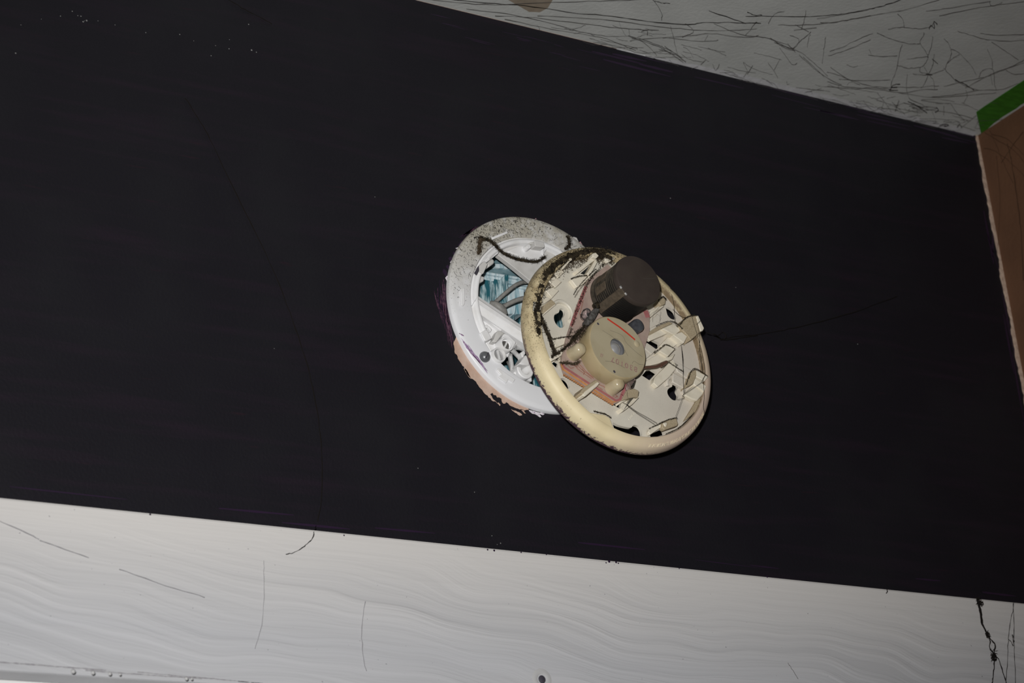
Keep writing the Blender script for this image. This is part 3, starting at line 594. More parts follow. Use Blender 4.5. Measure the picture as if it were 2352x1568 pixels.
# ------------------------------------------------------------------ the cream detector hanging in front of the ring
PO = Vector((33.09872074, -39.82504513, -34.54866886))
QM = Matrix(((0.999390827, -0.034899497, 0.0), (0.034814483, 0.996956361, 0.069756474), (-0.002434466, -0.069713979, 0.99756405)))
det = thing('smoke_detector', 'opened cream smoke detector body hanging askew in front of the white mounting ring', 'smoke detector', ORG + PO * MM, QM.to_euler())
def K(name, pts, w0, w1, m_='clip', bevel=.35, label=None, parent=None, taper=None):
    return MB().prism(pts, w0, w1, taper).build(name, M[m_], parent or det, bevel, 30, label)
holes = [
 [(-43.8,20.7),(-41.7,20.6),(-41.0,18.8),(-41.7,16.3),(-42.9,14.4),(-42.7,11.7),(-43.0,8.8),(-44.9,6.7),(-47.3,6.5),(-49.4,8.1),(-50.6,10.7),(-50.5,13.5),(-49.1,15.8),(-46.7,16.9),(-45.5,18.4),(-45.0,19.9)],
 [(44.1,39.2),(46.2,37.9),(49.3,36.7),(51.3,35.0),(52.0,32.2),(51.4,30.0),(49.6,28.9),(46.8,29.2),(44.7,31.1),(44.2,34.2)],
 [(20.5,11.3),(23.3,9.9),(27.5,10.4),(33.3,8.5),(32.9,6.0),(29.6,3.6),(26.1,5.5),(19.9,8.5)],
 [(14.0,-18.1),(18.5,-13.5),(22.8,-12.2),(26.9,-14.0),(19.6,-20.7)],
 [(40.1,-18.7),(41.8,-19.8),(42.6,-22.0),(41.0,-25.1),(41.8,-28.1),(39.7,-31.7),(36.7,-32.3),(34.3,-30.8),(33.0,-28.4),(33.3,-25.8),(35.4,-23.6),(37.7,-22.4),(38.5,-20.3)],
 [(-16.1,-56.1),(-12.1,-57.2),(-6.7,-57.7),(-2.3,-57.6),(-0.6,-56.2),(1.1,-55.3),(3.9,-55.5),(5.6,-57.5),(6.0,-60.6),(4.5,-62.5),(-3.1,-63.3),(-10.4,-62.9),(-15.4,-61.1)],
 [(12.4,-60.7),(16.7,-58.1),(22.1,-55.2),(24.0,-54.9),(24.6,-58.7),(18.7,-60.8),(12.6,-62.0)],
 [(-52.8,-31.1),(-50.7,-30.2),(-48.5,-30.6),(-46.7,-32.4),(-46.0,-35.1),(-46.4,-37.0),(-41.4,-42.2),(-36.3,-46.7),(-31.6,-50.9),(-33.9,-51.0),(-36.8,-49.4),(-41.1,-45.8),(-45.1,-42.7),(-48.6,-38.4),(-51.3,-33.9)],
 [(-57.6,-20.9),(-54.3,-18.3),(-51.9,-19.3),(-54.1,-23.7),(-55.7,-22.7)],
 [(-14.0,-43.0),(-10.2,-41.1),(-6.5,-40.0),(-8.8,-45.3)],
 [(-23.5,50.0),(-16.8,55.9),(-12.4,60.1),(-9.7,61.6),(-14.4,53.9),(-18.8,49.5)],
 [(24.5,20.0),(26.2,21.5),(28.0,22.6),(29.1,20.1),(26.9,19.1)],
]
def closed(pts, k=4):
    P = [Vector(p) for p in pts]; n = len(P); out = []
    for i in range(n):
        a, b, c, d = P[i - 1], P[i], P[(i + 1) % n], P[(i + 2) % n]
        for j in range(k):
            t = j / k; out.append(tuple(.5 * ((2 * b) + (c - a) * t + (2 * a - 5 * b + 4 * c - d) * t * t + (3 * b - a - 3 * c + d) * t ** 3)))
    return out
holes = [closed(h) if i in (0, 1, 4, 5, 7) else h for i, h in enumerate(holes)]
link('back_plate', curve_mesh([circle((0, 0), 69.5, 120)] + holes, -2.2, 0, 'back_plate'), M['floor'], det, 0, 30, 'whitish cream plastic floor plate')
# rim: outer skin, rolled front lip, inner wall; a slot left open on its left side
rim = MB().lathe([(71.0, -7.6), (72.6, -7.2), (73.3, -5.8), (73.2, -3.4), (72.7, -.3), (71.9, 1.7), (70.4, 3.2), (68.0, 4.2), (66.2, 4.5), (65.2, 4.3), (64.7, 3.6), (64.4, -1.5), (68.5, -1.5), (69.5, -7.6)], (0, 0), 240,
     skip=lambda a, q: 163 < a < 169 and 6 <= q <= 10, closed=True).build('rim', M['rim'], det, 0, 35, 'yellowed cream rim with purple wall paint on its outer edge')
K('rim_ledge', [(-39.9,-53.0),(-35.9,-53.3),(-31.8,-53.3),(-24.6,-53.2),(-20.7,-54.7),(-18.7,-62.5),(-14.8,-64.8),(-21.2,-64.9),(-28.4,-61.9),(-35.3,-57.6)], -1, 3.3, 'rim', .5, parent=rim)
# embossed words
t0 = [(7.3,-70.3)][0]; ang0 = math.degrees(math.atan2(t0[1], t0[0]))
RP = [(66.2, 4.5), (68.0, 4.2), (70.4, 3.2), (71.9, 1.7), (72.7, -.3), (73.2, -3.4)]
def onrim(x, y, z):                                                   # y runs across the rolled rim from its outer skirt inwards
    a = math.radians(ang0) + x / 71.0; t = 4.9 - y; q = 0
    for (r0, w0), (r1, w1) in zip(RP, RP[1:]):
        l = math.hypot(r1 - r0, w1 - w0)
        if t <= q + l or (r1, w1) == RP[-1]:
            k = (t - q) / l; return V3((r0 + (r1 - r0) * k) * math.cos(a), (r0 + (r1 - r0) * k) * math.sin(a), w0 + (w1 - w0) * k + .12 + z)
        q += l
link('embossed_text', text_mesh('IMPORTANT: READ INSTRUCTIONS BEFORE', 3.5, 'embossed_text', onrim, .2, .88), M['emboss'], rim, 0, 0)
def emb(body, a, b, size, m_, parent, w, ex=.05, name='embossed_text', lab=None, sp_=1.0, fat=0.0):
    a = Vector(a); b = Vector(b); d = (b - a).normalized(); n_ = Vector((-d.y, d.x))
    return link(name, text_mesh(body, size, name, lambda x, y, z: V3(*(a + d * x + n_ * y), w + z + ex), ex, sp_, fat), M[m_], parent, 0, 0, lab)
tt = [(-0.3,-38.5),(11.4,-46.0),(14.7,-35.7),(-2.9,-52.3)]
emb('WARNING', tt[0], (tt[0][0] + 9, tt[0][1] + 9.5), 2.4, 'floor', det, 0, .1)
emb('CAUTION', tt[3], (tt[3][0] + 9, tt[3][1] + 9.5), 2.4, 'floor', det, 0, .1)

# keyhole lips
kc = [(-43.7,17.8)][0]; MB().lathe([(6.2, 0), (6.3, 1.6), (6.9, 2.2), (8.0, 2.2), (8.6, 1.6), (8.8, 0)], kc, 28, -50, 150, None, True).build('keyhole_lip', M['floor'], det, 0, 40)
kc = [(39.7,-22.1)][0]; MB().lathe([(5.4, 0), (5.5, 1.6), (6.1, 2.2), (7.2, 2.2), (7.8, 1.6), (8.0, 0)], kc, 28, -40, 190, None, True).build('keyhole_lip', M['floor'], det, 0, 40)

# stepped latch teeth, upper left
K('latch_tooth', [(-47.7,44.8),(-41.8,48.6),(-38.7,46.7),(-44.8,41.1)], 0, 3)
K('latch_tooth', [(-53.1,37.9),(-47.7,41.8),(-42.1,39.0),(-47.7,33.8)], 0, 3)
K('latch_tooth', [(-56.1,30.1),(-50.4,33.4),(-45.3,32.1),(-51.9,25.4)], 0, 3)
K('latch_tooth', [(-61.8,21.6),(-57.6,26.0),(-52.7,24.5),(-59.5,19.6)], 0, 3)
K('latch_tooth', [(-42.1,46.9),(-41.3,49.1),(-35.8,54.6),(-33.7,55.2),(-40.2,48.1)], 0, 5, 'clip')
K('latch_tooth', [(-34.8,56.7),(-32.7,57.3),(-32.5,55.7),(-34.4,54.9)], 0, 5, 'clip')
K('rib', [(-52.0,45.2),(-47.4,46.7),(-52.1,38.7),(-54.1,37.5)], 0, 3, 'clip')
K('rib', [(-59.5,27.7),(-56.1,30.3),(-57.8,24.7),(-61.8,21.2)], 0, 3, 'clip')
K('latch_tray', [(-61.6,12.1),(-59.6,18.8),(-52.7,24.3),(-49.7,21.8),(-50.8,20.4)], 0, 3, 'clipdirty', .3, 'brown dusty tray')
K('rib', [(-61.6,11.9),(-51.1,21.2),(-49.6,21.0),(-61.3,11.2)], 0, 3, 'clip', .3)
# board clips: wedge, hoop, legs
K('board_clip', [(-34.9,41.9),(-26.3,45.7),(-17.9,48.1),(-16.4,47.6),(-25.0,40.2),(-30.9,36.7)], 0, 3.5, 'clip', .5)
def hoop(pts, w0, w1, hw, m_='clip', name='spring_clip'):
    P = [Vector(p) for p in pts]; L = []; R = []
    for i, p in enumerate(P):
        d = (P[min(i + 1, len(P) - 1)] - P[max(i - 1, 0)]).normalized(); n_ = Vector((-d.y, d.x)); L.append(tuple(p + n_ * hw)); R.append(tuple(p - n_ * hw))
    return K(name, L + R[::-1], w0, w1, m_, .35)
hoop([(-29.4,48.1),(-22.9,53.4),(-16.2,58.8),(-13.4,60.4),(-13.2,58.2),(-16.5,53.4),(-20.8,47.6)], 0, 5, 1.1)
K('spring_clip', [(-17.1,62.1),(-14.4,63.4),(-12.0,61.4),(-14.2,59.3),(-17.7,59.4)], 0, 8, 'clip', .5)
K('spring_clip', [(-3.2,67.3),(6.8,67.1),(4.0,64.1),(-2.2,60.2),(-4.5,62.4)], 0, 4, 'clip', .5)
K('board_clip', [(-57.6,-6.1),(-48.4,-2.7),(-41.3,-0.9),(-40.6,-2.0),(-46.9,-6.8),(-55.7,-11.2)], 0, 4, 'clip', .5)
hoop([(-62.1,-21.3),(-54.6,-16.8),(-47.3,-10.7),(-45.6,-8.7),(-47.9,-14.1),(-52.4,-19.7)], 0, 5, 1.1)
K('board_clip', [(-46.5,-44.3),(-43.5,-40.2),(-32.3,-32.7),(-29.9,-34.4),(-32.6,-37.3),(-42.7,-45.7)], 0, 10, 'clipdirty', .6)
K('board_clip', [(-45.6,-45.9),(-43.3,-43.1),(-31.9,-34.4),(-29.7,-34.9),(-32.5,-37.8),(-43.0,-46.3)], 0, 10.3, 'clip', .6)
hoop([(-12.2,-42.9),(-6.0,-39.1),(0.6,-36.0),(2.8,-34.5),(3.0,-36.9),(-2.9,-42.3),(-11.4,-48.5)], 0, 5, 1.3)
K('spring_clip', [(-6.8,-35.6),(-4.7,-34.0),(0.2,-32.7),(3.7,-34.0),(1.9,-38.8),(-1.4,-38.9),(-11.8,-42.9)], 4, 7, 'clipdirty', .5)
K('board_clip', [(-4.5,-29.1),(0.4,-25.4),(2.1,-26.4),(-0.9,-32.3),(-6.5,-35.2),(-7.2,-33.6)], 0, 8, 'clear', .5, 'clear plastic tab')
# latch arms and battery fingers, right half
K('latch_arm', [(17.8,9.5),(32.4,17.8),(39.0,15.1),(22.5,6.7)], 1.5, 4, 'clip', .4)
K('latch_arm', [(17.2,9.3),(30.4,18.5),(40.6,23.5),(43.7,22.7),(33.8,17.3),(22.5,10.6)], 2.5, 5, 'clipdirty', .4)
K('latch_head', [(32.9,16.5),(42.7,21.9),(49.6,18.5),(42.9,13.6),(41.3,13.5)], 0, 6, 'clip', .4)
K('latch_head', [(40.4,12.6),(48.1,16.3),(52.5,13.5),(48.5,7.9)], 0, 7, 'clip', .5)
K('latch_arm', [(30.7,4.6),(39.5,13.1),(49.5,10.9),(41.7,5.5)], 0, 2.5, 'clip', .4)
K('latch_head', [(26.0,-1.5),(33.6,4.7),(40.0,2.1),(32.9,-4.4)], 0, 7, 'clip', .5)
K('latch_arm', [(13.8,-10.8),(28.9,-0.7),(35.0,-3.3),(41.5,0.2),(38.0,-4.7),(31.7,-7.3),(13.2,-14.1)], 0, 4.5, 'clip', .4)
K('latch_arm', [(21.0,-20.3),(31.4,-11.0),(37.6,-5.0),(43.6,-7.6),(33.1,-18.3),(22.4,-26.8),(19.3,-24.5)], 0, 4, 'clip', .4)
K('rail', [(17.2,6.2),(26.8,1.3),(22.8,-2.8),(17.1,0.9)], 0, 3, 'floor', .3)
K('rail', [(17.4,-0.2),(22.3,-3.1),(17.6,-6.5),(16.0,-5.3)], 0, 2.2, 'floor', .3)
K('rail', [(38.6,-4.2),(53.7,-9.7),(48.7,-16.9),(41.1,-12.8)], 0, 4, 'floor', .5)
K('rail', [(38.2,-13.3),(49.3,-17.4),(45.5,-24.2),(36.2,-20.5)], 0, 3, 'floor', .6)
K('rail', [(24.5,23.3),(33.4,30.3),(40.0,35.6),(36.3,35.8),(27.3,29.6),(24.3,25.8)], 0, 4, 'clip', .5)
K('rail', [(26.1,17.8),(34.8,22.2),(38.2,27.7),(35.5,30.6),(27.7,23.4)], -.5, 1.0, 'floor', .5)
K('spring_clip', [(33.1,36.7),(37.2,41.0),(40.5,39.9),(39.0,35.7),(34.9,33.7)], 0, 6, 'clipdirty', .5)
K('hinge_lug', [(46.5,20.2),(51.8,26.1),(58.2,29.7),(64.5,30.8),(67.2,21.1),(53.8,10.4),(51.7,13.7),(47.7,17.2)], 0, 8, 'clipdirty', .6, 'grimy tan hinge lug standing over the rim')
K('hinge_lug', [(63.8,30.5),(67.1,21.3),(65.5,19.3),(63.4,18.4),(61.9,29.3)], 3, 8.5, 'clip', .5)
K('battery_finger', [(43.7,-25.1),(50.5,-12.3),(55.8,-9.8),(55.5,-14.1),(50.8,-21.2)], 0, 6, 'clipdirty', .5)
K('battery_finger', [(55.7,-10.4),(65.3,-13.6),(61.5,-17.4),(54.7,-15.3)], 0, 6, 'clip', .4)
K('battery_finger', [(54.4,-15.9),(63.1,-20.4),(60.1,-25.0),(52.2,-20.7)], 0, 5, 'clip', .4)
K('battery_finger', [(43.2,-29.2),(53.2,-20.9),(61.5,-24.9),(54.0,-31.8),(49.3,-31.4)], 0, 4, 'clip', .8)
K('rim_web', [(40.8,-47.8),(54.3,-31.3),(60.7,-26.7),(60.1,-32.5),(53.5,-38.2),(44.9,-45.1)], 0, 3, 'clipdirty', .6)
K('foot_clip', [(8.3,-60.6),(9.5,-58.2),(18.6,-53.5),(21.3,-52.5),(21.7,-55.9),(18.8,-56.3),(9.3,-62.6)], 1, 4, 'clip', .4)
K('foot_clip', [(19.7,-53.0),(25.6,-50.2),(31.8,-48.4),(32.5,-52.7),(31.3,-54.1),(20.4,-58.5),(18.5,-57.2)], 2, 6, 'clipdirty', .6)
K('foot_clip', [(19.5,-53.9),(22.2,-52.8),(23.0,-54.3),(21.5,-56.4),(20.5,-56.2)], 3, 6.5, 'clip', .5)
mb = MB(); Q = smoothpath([V3(x, y, 8.5) for x, y in [(7.9,-17.5),(13.2,-16.2),(20.0,-14.6),(25.2,-11.7),(29.2,-9.8),(28.4,-10.7),(23.7,-13.8)]], 4); mb.tube(Q, 1.0, 6); mb.build('contact_strip', M['brass'], det, 0, 60, 'brown metal contact strip')

# circuit board with traces and snapped-off edge
pcb = K('circuit_board', [(-23.3,41.9),(-35.0,21.5),(-47.8,-4.3),(-55.2,-23.1),(-53.7,-30.1),(-17.6,-46.0),(-11.2,-42.7),(3.5,-24.2),(21.5,12.5),(24.3,26.9),(13.1,46.7),(-4.6,57.5)], 4.4, 6, 'pcb', 0, 'pink tan circuit board')
edge = [(-54.0,-30.3),(-17.8,-46.1)]
a, b = Vector(edge[0]), Vector(edge[1]); d = (b - a).normalized(); n_ = Vector((-d.y, d.x))
mb = MB()
for i in range(26):
    p = a + (b - a) * ((i + .5) / 26); mb.box((p - n_ * .1)[:], ((b - a).length / 52 * (.8 if i % 2 else .55), .3, math.degrees(math.atan2(d.y, d.x))), 0, 4.3, 5.95)
mb.build('snapped_edge', M['pcbedge'], pcb, .15, 30, 'orange snapped edge')
K('edge_band', [(-55.6,-23.9),(-54.9,-27.7),(-19.0,-45.6),(-11.5,-42.5),(-11.6,-41.7),(-18.3,-44.1),(-53.4,-26.8),(-54.5,-23.3)], 5.9, 6.06, 'pcbedge', 0, parent=pcb)
def trace(pts, hw, m_, w=6.12):
    P = [Vector(p) for p in pts]; L = []; R = []
    for i, p in enumerate(P):
        d = (P[min(i + 1, len(P) - 1)] - P[max(i - 1, 0)]).normalized(); q = Vector((-d.y, d.x)); L.append(tuple(p + q * hw)); R.append(tuple(p - q * hw))
    return K('trace', L + R[::-1], 5.95, w, m_, 0, parent=pcb)
trace([(-54.2,-22.9),(-52.7,-25.9),(-36.0,-33.9),(-15.8,-43.3),(-12.3,-41.9),(-10.3,-38.1)], .85, 'trace')
trace([(-10.3,-38.6),(-7.1,-33.5),(-5.1,-30.3)], 1.0, 'trace')
trace([(-25.5,37.0),(-34.5,20.3),(-42.5,5.3)], 1.1, 'trace'); trace([(20.9,27.6),(22.1,22.7)], 2.0, 'trace')
for pts in ([(-45.7,-21.5),(-42.7,-25.1),(-38.1,-27.7),(-32.7,-30.5)], [(-43.1,-21.9),(-39.1,-25.4),(-35.0,-27.6),(-30.9,-30.2)], [(-41.1,-21.2),(-36.5,-25.8),(-31.2,-29.4)], [(-49.8,-24.2),(-48.2,-25.6),(-45.3,-24.7)], [(-47.8,-23.0),(-44.2,-23.3),(-42.5,-23.8)], [(-27.4,-33.8),(-24.3,-34.5),(-21.8,-35.8)], [(-29.0,-35.3),(-25.2,-37.1)], [(-18.1,-40.6),(-15.4,-41.0),(-14.2,-39.6)], [(-15.9,-39.0),(-13.5,-40.7)], [(-39.0,-24.5),(-37.6,-27.2),(-38.8,-28.6)], [(-29.4,26.2),(-34.0,15.4),(-32.1,10.8)]):
    trace(pts, .28, 'trace2')

# ionisation chamber
cc = [(-5.3,30.9)][0]
prof = [(17.01, 6), (17.58, 6), (17.58, 8.2), (16.92, 8.4)]
w_ = 9.0
while w_ < 29.5: prof += [(16.92, w_), (16.16, w_ + .25), (16.16, w_ + .85), (16.92, w_ + 1.1)]; w_ += 1.85
prof += [(16.92, 30.4)]
def can_plastic():
    mt = mat('black_plastic_dusty_side', (.012, .011, .0105), .45, .3); nt = mt.node_tree; b = nt.nodes['Principled BSDF']; v = coords(nt)
    t = ramp(nt, dotcoord(nt, v, (-.72, 0, .69)), (-.72 * cc[0] + .69 * cc[1]) * MM - .004, (-.72 * cc[0] + .69 * cc[1]) * MM + .020)
    sb = nt.nodes.new('ShaderNodeVectorMath'); sb.operation = 'SUBTRACT'; nt.links.new(coords(nt, (1, 0, 1)), sb.inputs[0]); sb.inputs[1].default_value = (cc[0] * MM, 0, cc[1] * MM)
    ln = nt.nodes.new('ShaderNodeVectorMath'); ln.operation = 'LENGTH'; nt.links.new(sb.outputs[0], ln.inputs[0])
    t = math_(nt, 'MULTIPLY', math_(nt, 'MULTIPLY', t, noise(nt, v, 260.0, 5, .2, .6)), ramp(nt, ln.outputs['Value'], .01645, .0168)); c = mixcol(nt, t, (.010, .009, .0085), (.10, .084, .062)); nt.links.new(c, b.inputs['Base Color']); return mt
M['black'] = can_plastic()
can = MB().lathe(prof, cc, 96).build('ionisation_chamber', M['black'], det, 0, 35, 'black ribbed chamber can')
MB().lathe([(16.44, 30.0), (16.44, 30.5), (17.29, 30.6), (17.48, 31.0), (17.48, 34.2), (17.20, 34.8), (16.63, 35.0), (0.01, 35.0)], cc, 96).build('chamber_cap', M['cantop'], can, 0, 35, 'dusty brown black flat cap')
def side_strip(ang, half, w0, w1, name, m_, r0=16.0, r1=17.3):
    mb = MB(); mb.lathe([(r0, w0), (r1, w0), (r1, w1), (r0, w1)], cc, 10, ang - half, ang + half, None, True); return mb.build(name, M[m_], can, .2, 30)
side_strip(217, 9.5, 7, 34.6, 'side_strip', 'canstrip', 16, 17.65)
side_strip(181, 9, 11.5, 22, 'side_pad', 'canstrip'); side_strip(150, 9, 11.5, 22, 'side_pad', 'canstrip')
for a_ in (208, 225):
    q = (cc[0] + 17.4 * math.cos(math.radians(a_)), cc[1] + 17.4 * math.sin(math.radians(a_)))
    MB().box(q, (.9, .5, a_ + 90), 0, 34.2, 35.2).build('metal_tab', M['metal'], can, .1)

# buzzer
hc = [(-17.9,-11.9)][0]; HW = 19.0
horn = MB().lathe([(21.5, 6), (22.0, 7), (22.1, HW - 1.2), (21.7, HW - .4), (21.0, HW - .05)], hc, 96).build('buzzer', M['hornside'], det, 0, 35, 'cream plastic buzzer drum')
hole_c = [(-17.8,-11.5)][0]
h1 = [(-30.9,2.6)][0]; h2 = [(-23.9,-30.1)][0]
link('buzzer_face', curve_mesh([circle(hc, 21.2, 96), circle(hole_c, 5.9, 40), circle(h1, .9, 16), circle(h2, 1.0, 16)], HW - 1.4, HW, 'buzzer_face', 0), M['horn'], horn, 0, 30, 'greyish cream flat buzzer face')
MB().lathe([(6.2, HW - 4), (6.2, HW - .8), (5.9, HW)], hole_c, 40).build('sound_hole', M['darkmetal'], horn, 0, 40)
MB().lathe([(0.01, HW - .9), (1.8, HW - 1.2), (3.4, HW - 2.0), (4.8, HW - 3.2), (6.2, HW - 3.8)], hole_c, 40).build('steel_dome', M['metal'], horn, 0, 60, 'shiny steel dome in the sound hole')
for h in (h1, h2): MB().lathe([(1.2, HW - 3), (.9, HW - .2), (.01, HW - 2.6)], h, 12).build('pin_hole', M['nail'], horn)
def lug(c, r, h, name='lug'):
    MB().lathe([(0.01, h), (r * .45, h - .15), (r * .8, h - .9), (r * .98, h - 2.4), (r, h - 4), (r * 1.15, 6)], c, 28).build(name, M['hornlug'], horn, 0, 60)
lug([(-44.8,-15.3)][0], 4.2, 17); lug([(-18.3,-35.5)][0], 4.2, 17); 
lg = [(-1.9,-6.9)][0]; MB().lathe([(0.01, HW + .5), (1.8, HW + .5), (2.2, HW + .2), (2.3, HW - .6)], lg, 24).build('lug', M['hornlug'], horn, 0, 40)
RL = [(-22.8,7.6),(-19.4,5.8),(-14.3,3.3),(-8.5,-0.3),(-2.9,-4.2)]
P = [Vector(p) for p in RL]; L = []; R = []
for i, p in enumerate(P):
    d = (P[min(i + 1, len(P) - 1)] - P[max(i - 1, 0)]).normalized(); q = Vector((-d.y, d.x)); L.append(tuple(p + q * .62)); R.append(tuple(p - q * .62))
K('marker_line', L + R[::-1], HW - .02, HW + .06, 'red', 0, 'red marker line', horn)
tx = [(-5.0,-25.9),(-25.8,-21.2),(-31.1,-20.5),(-34.6,-19.6)]
emb('830107', tx[0], tx[1], 5.6, 'ink', horn, HW, .03, 'stamped_number', 'faded magenta stamped number', 1.27, .07)
emb('#', tx[2], tx[3], 4.2, 'ink', horn, HW, .03, 'stamped_number')

# small components
cp = [(5.9,10.4)][0]; MB().lathe([(0.01, 15), (3.4, 15), (4.2, 14.6), (4.5, 13.5), (4.5, 6)], cp, 28).build('capacitor', M['cap'], det, 0, 40, 'dark grey capacitor')
a, b = [(-31.4,15.4),(-35.6,9.1)]
lamp = MB().tube([V3(*[(-31.6,13.5)][0], 6), V3(*[(-32.4,13.2)][0], 8), V3(*[(-32.0,14.9)][0], 11), V3(*[(-32.1,14.9)][0], 12.2), V3(*[(-32.3,14.9)][0], 13.2)], [2.7, 2.7, 2.7, 2.2, .8], 16).build('indicator_lamp', M['clear'], det, 0, 60, 'clear glass indicator lamp')
mb = MB(); mb.tube([V3(*p, 10) for p in [(-22.9,18.6),(-25.5,15.4),(-28.8,11.2),(-32.0,7.8),(-35.0,5.7)]], [2.0, 2.4, 2.6, 2.4, 1.6], 10); mb.build('resistor', M['greycomp'], det, 0, 60, 'dusty grey resistor')
mb = MB(); mb.tube([V3(*p, 13) for p in [(-27.4,18.8),(-24.5,20.5),(-23.6,18.2)]], [1.5, 2.2, 1.2], 8); mb.build('component', M['dust'], det, 0, 60)

# dust: thick fur inside the rim on the upper left, thinner lines elsewhere
p1 = P3([(-67.4,-4.9),(-67.3,3.7),(-66.0,13.7),(-62.1,24.3),(-58.8,32.4),(-54.1,40.8),(-46.8,48.5),(-37.4,56.0),(-26.8,61.9),(-15.0,66.1),(-3.4,68.4),(6.2,67.0)], 3.4)
band(p1, 2.6, 1.2, 5200, 'dust_clump', det, M['dust'], (.5, 1.7), True, .1, .6)
band(P3([(-55.5,40.6),(-45.1,50.7),(-34.4,57.2),(-20.9,63.7),(-8.0,66.2),(1.5,64.2)], 3.5), 3.4, 1.2, 3200, 'dust_clump', det, M['dust'], (.5, 1.6), True, .1, .55)
band(P3([(-65.7,13.8),(-62.9,6.9),(-60.7,-0.1),(-58.5,-7.0),(-57.0,-14.1),(-56.4,-18.9)], 3.2), 1.7, 1.1, 1300, 'dust_clump', det, M['dust'], (.5, 1.6), True, .1, .55)
band(P3([(-64.2,-21.3),(-56.8,-16.5),(-49.1,-10.3),(-44.2,-4.6),(-39.4,-0.1)], 9), 1.2, 1.2, 380, 'dust_clump', det, M['dust'], (.8, 2.4), True, .09, .4)
band(P3([(-56.0,-23.7),(-50.5,-22.8),(-45.2,-22.6),(-41.4,-20.2)], 7), 1.0, 1.0, 200, 'dust_clump', det, M['dust2'], (.8, 2.4), True, .09, .6)
band(P3([(-8.7,56.5),(-16.3,48.7),(-24.1,39.6),(-30.8,28.2),(-36.8,17.2),(-43.1,3.7),(-47.1,-4.4)], 6.8), .7, .9, 420, 'dust_clump', det, M['dust'], (.7, 2.0), False)
band(P3([(-26.3,13.8),(-31.1,9.2),(-37.8,1.9),(-42.6,-2.6),(-46.0,-6.9)], 10), 1.5, 1.3, 520, 'dust_clump', det, M['dust'], (.8, 2.4), True, .09, .35)
band(P3([(-49.6,-12.1),(-44.8,-7.6),(-40.1,-3.2),(-35.2,1.4)], 13), 1.6, 2.0, 260, 'dust_clump', det, M['dust'], (.5, 1.3), False, .08)
for pts, w in (([(25.0,15.2),(31.1,18.7),(37.1,21.0),(41.7,21.0),(45.0,19.1),(46.9,16.9)], 9.2), ([(43.0,18.1),(47.7,23.0),(52.0,25.8),(57.5,27.6)], 12.2), ([(-38.0,39.6),(-31.2,42.9),(-24.3,44.6)], 7.4), ([(-60.2,-8.1),(-53.0,-5.6),(-45.5,-3.5)], 8.3), ([(28.9,33.8),(33.3,37.7),(35.8,36.1)], 11.2), ([(18.4,-5.8),(24.6,-1.6),(29.9,2.1),(36.8,0.2)], 10.2), ([(34.8,-7.2),(40.2,-10.0),(45.8,-12.3)], 4.3), ([(42.1,-24.4),(47.7,-14.6),(53.1,-11.4),(61.9,-15.5)], 9.2), ([(4.9,-61.1),(14.3,-56.3),(17.5,-54.6),(23.0,-52.0),(29.2,-50.1)], 9.1), ([(22.8,-59.9),(32.8,-55.0),(41.3,-48.7),(50.2,-40.7)], 3.0), ([(-49.6,18.5),(-44.3,25.3),(-36.0,34.0),(-28.3,41.0)], 22), ([(61.8,32.3),(63.1,22.6),(64.1,13.6),(64.7,5.5),(64.9,-5.2)], 3.2), ([(-33.0,-52.0),(-28.1,-52.5),(-23.6,-53.1),(-19.9,-55.0)], 3.6)):
    band(P3(pts, w), .4, .35, 190, 'dust_clump', det, M['dust'], (.3, .95), True, .075, .35)
band(P3([(-54.6,33.7),(-49.4,41.0),(-40.5,49.6),(-28.5,55.7),(-16.6,60.5),(-6.3,63.8),(2.1,63.5)], 2.0), 4.2, .9, 2200, 'dust_clump', det, M['dust2'], (.5, 1.7), False, .1)
# specks on the rim
mb = MB()
def rim_w(r): return 3.4 - max(0, r - 68) * .45 - (max(0, r - 70.5) ** 1.5) * .5
for _ in range(620):
    a = math.radians(random.gauss(150, 30)); r = random.uniform(66, 72.5); p = V3(r * math.cos(a), r * math.sin(a), rim_w(r) + .1); ang = random.uniform(0, 6.28); path = [p]; Ln = random.choice([.3, .4, .6, 1.0, 1.5])
    for k in range(3):
        ang += random.gauss(0, .9); path.append(path[-1] + Vector((math.cos(ang), 0, math.sin(ang))) * Ln * MM / 2)
    mb.tube(path, random.uniform(.07, .16), 3, False)
mb.build('soot_speck', M['web'], det, 0, 60, None, 'stuff')
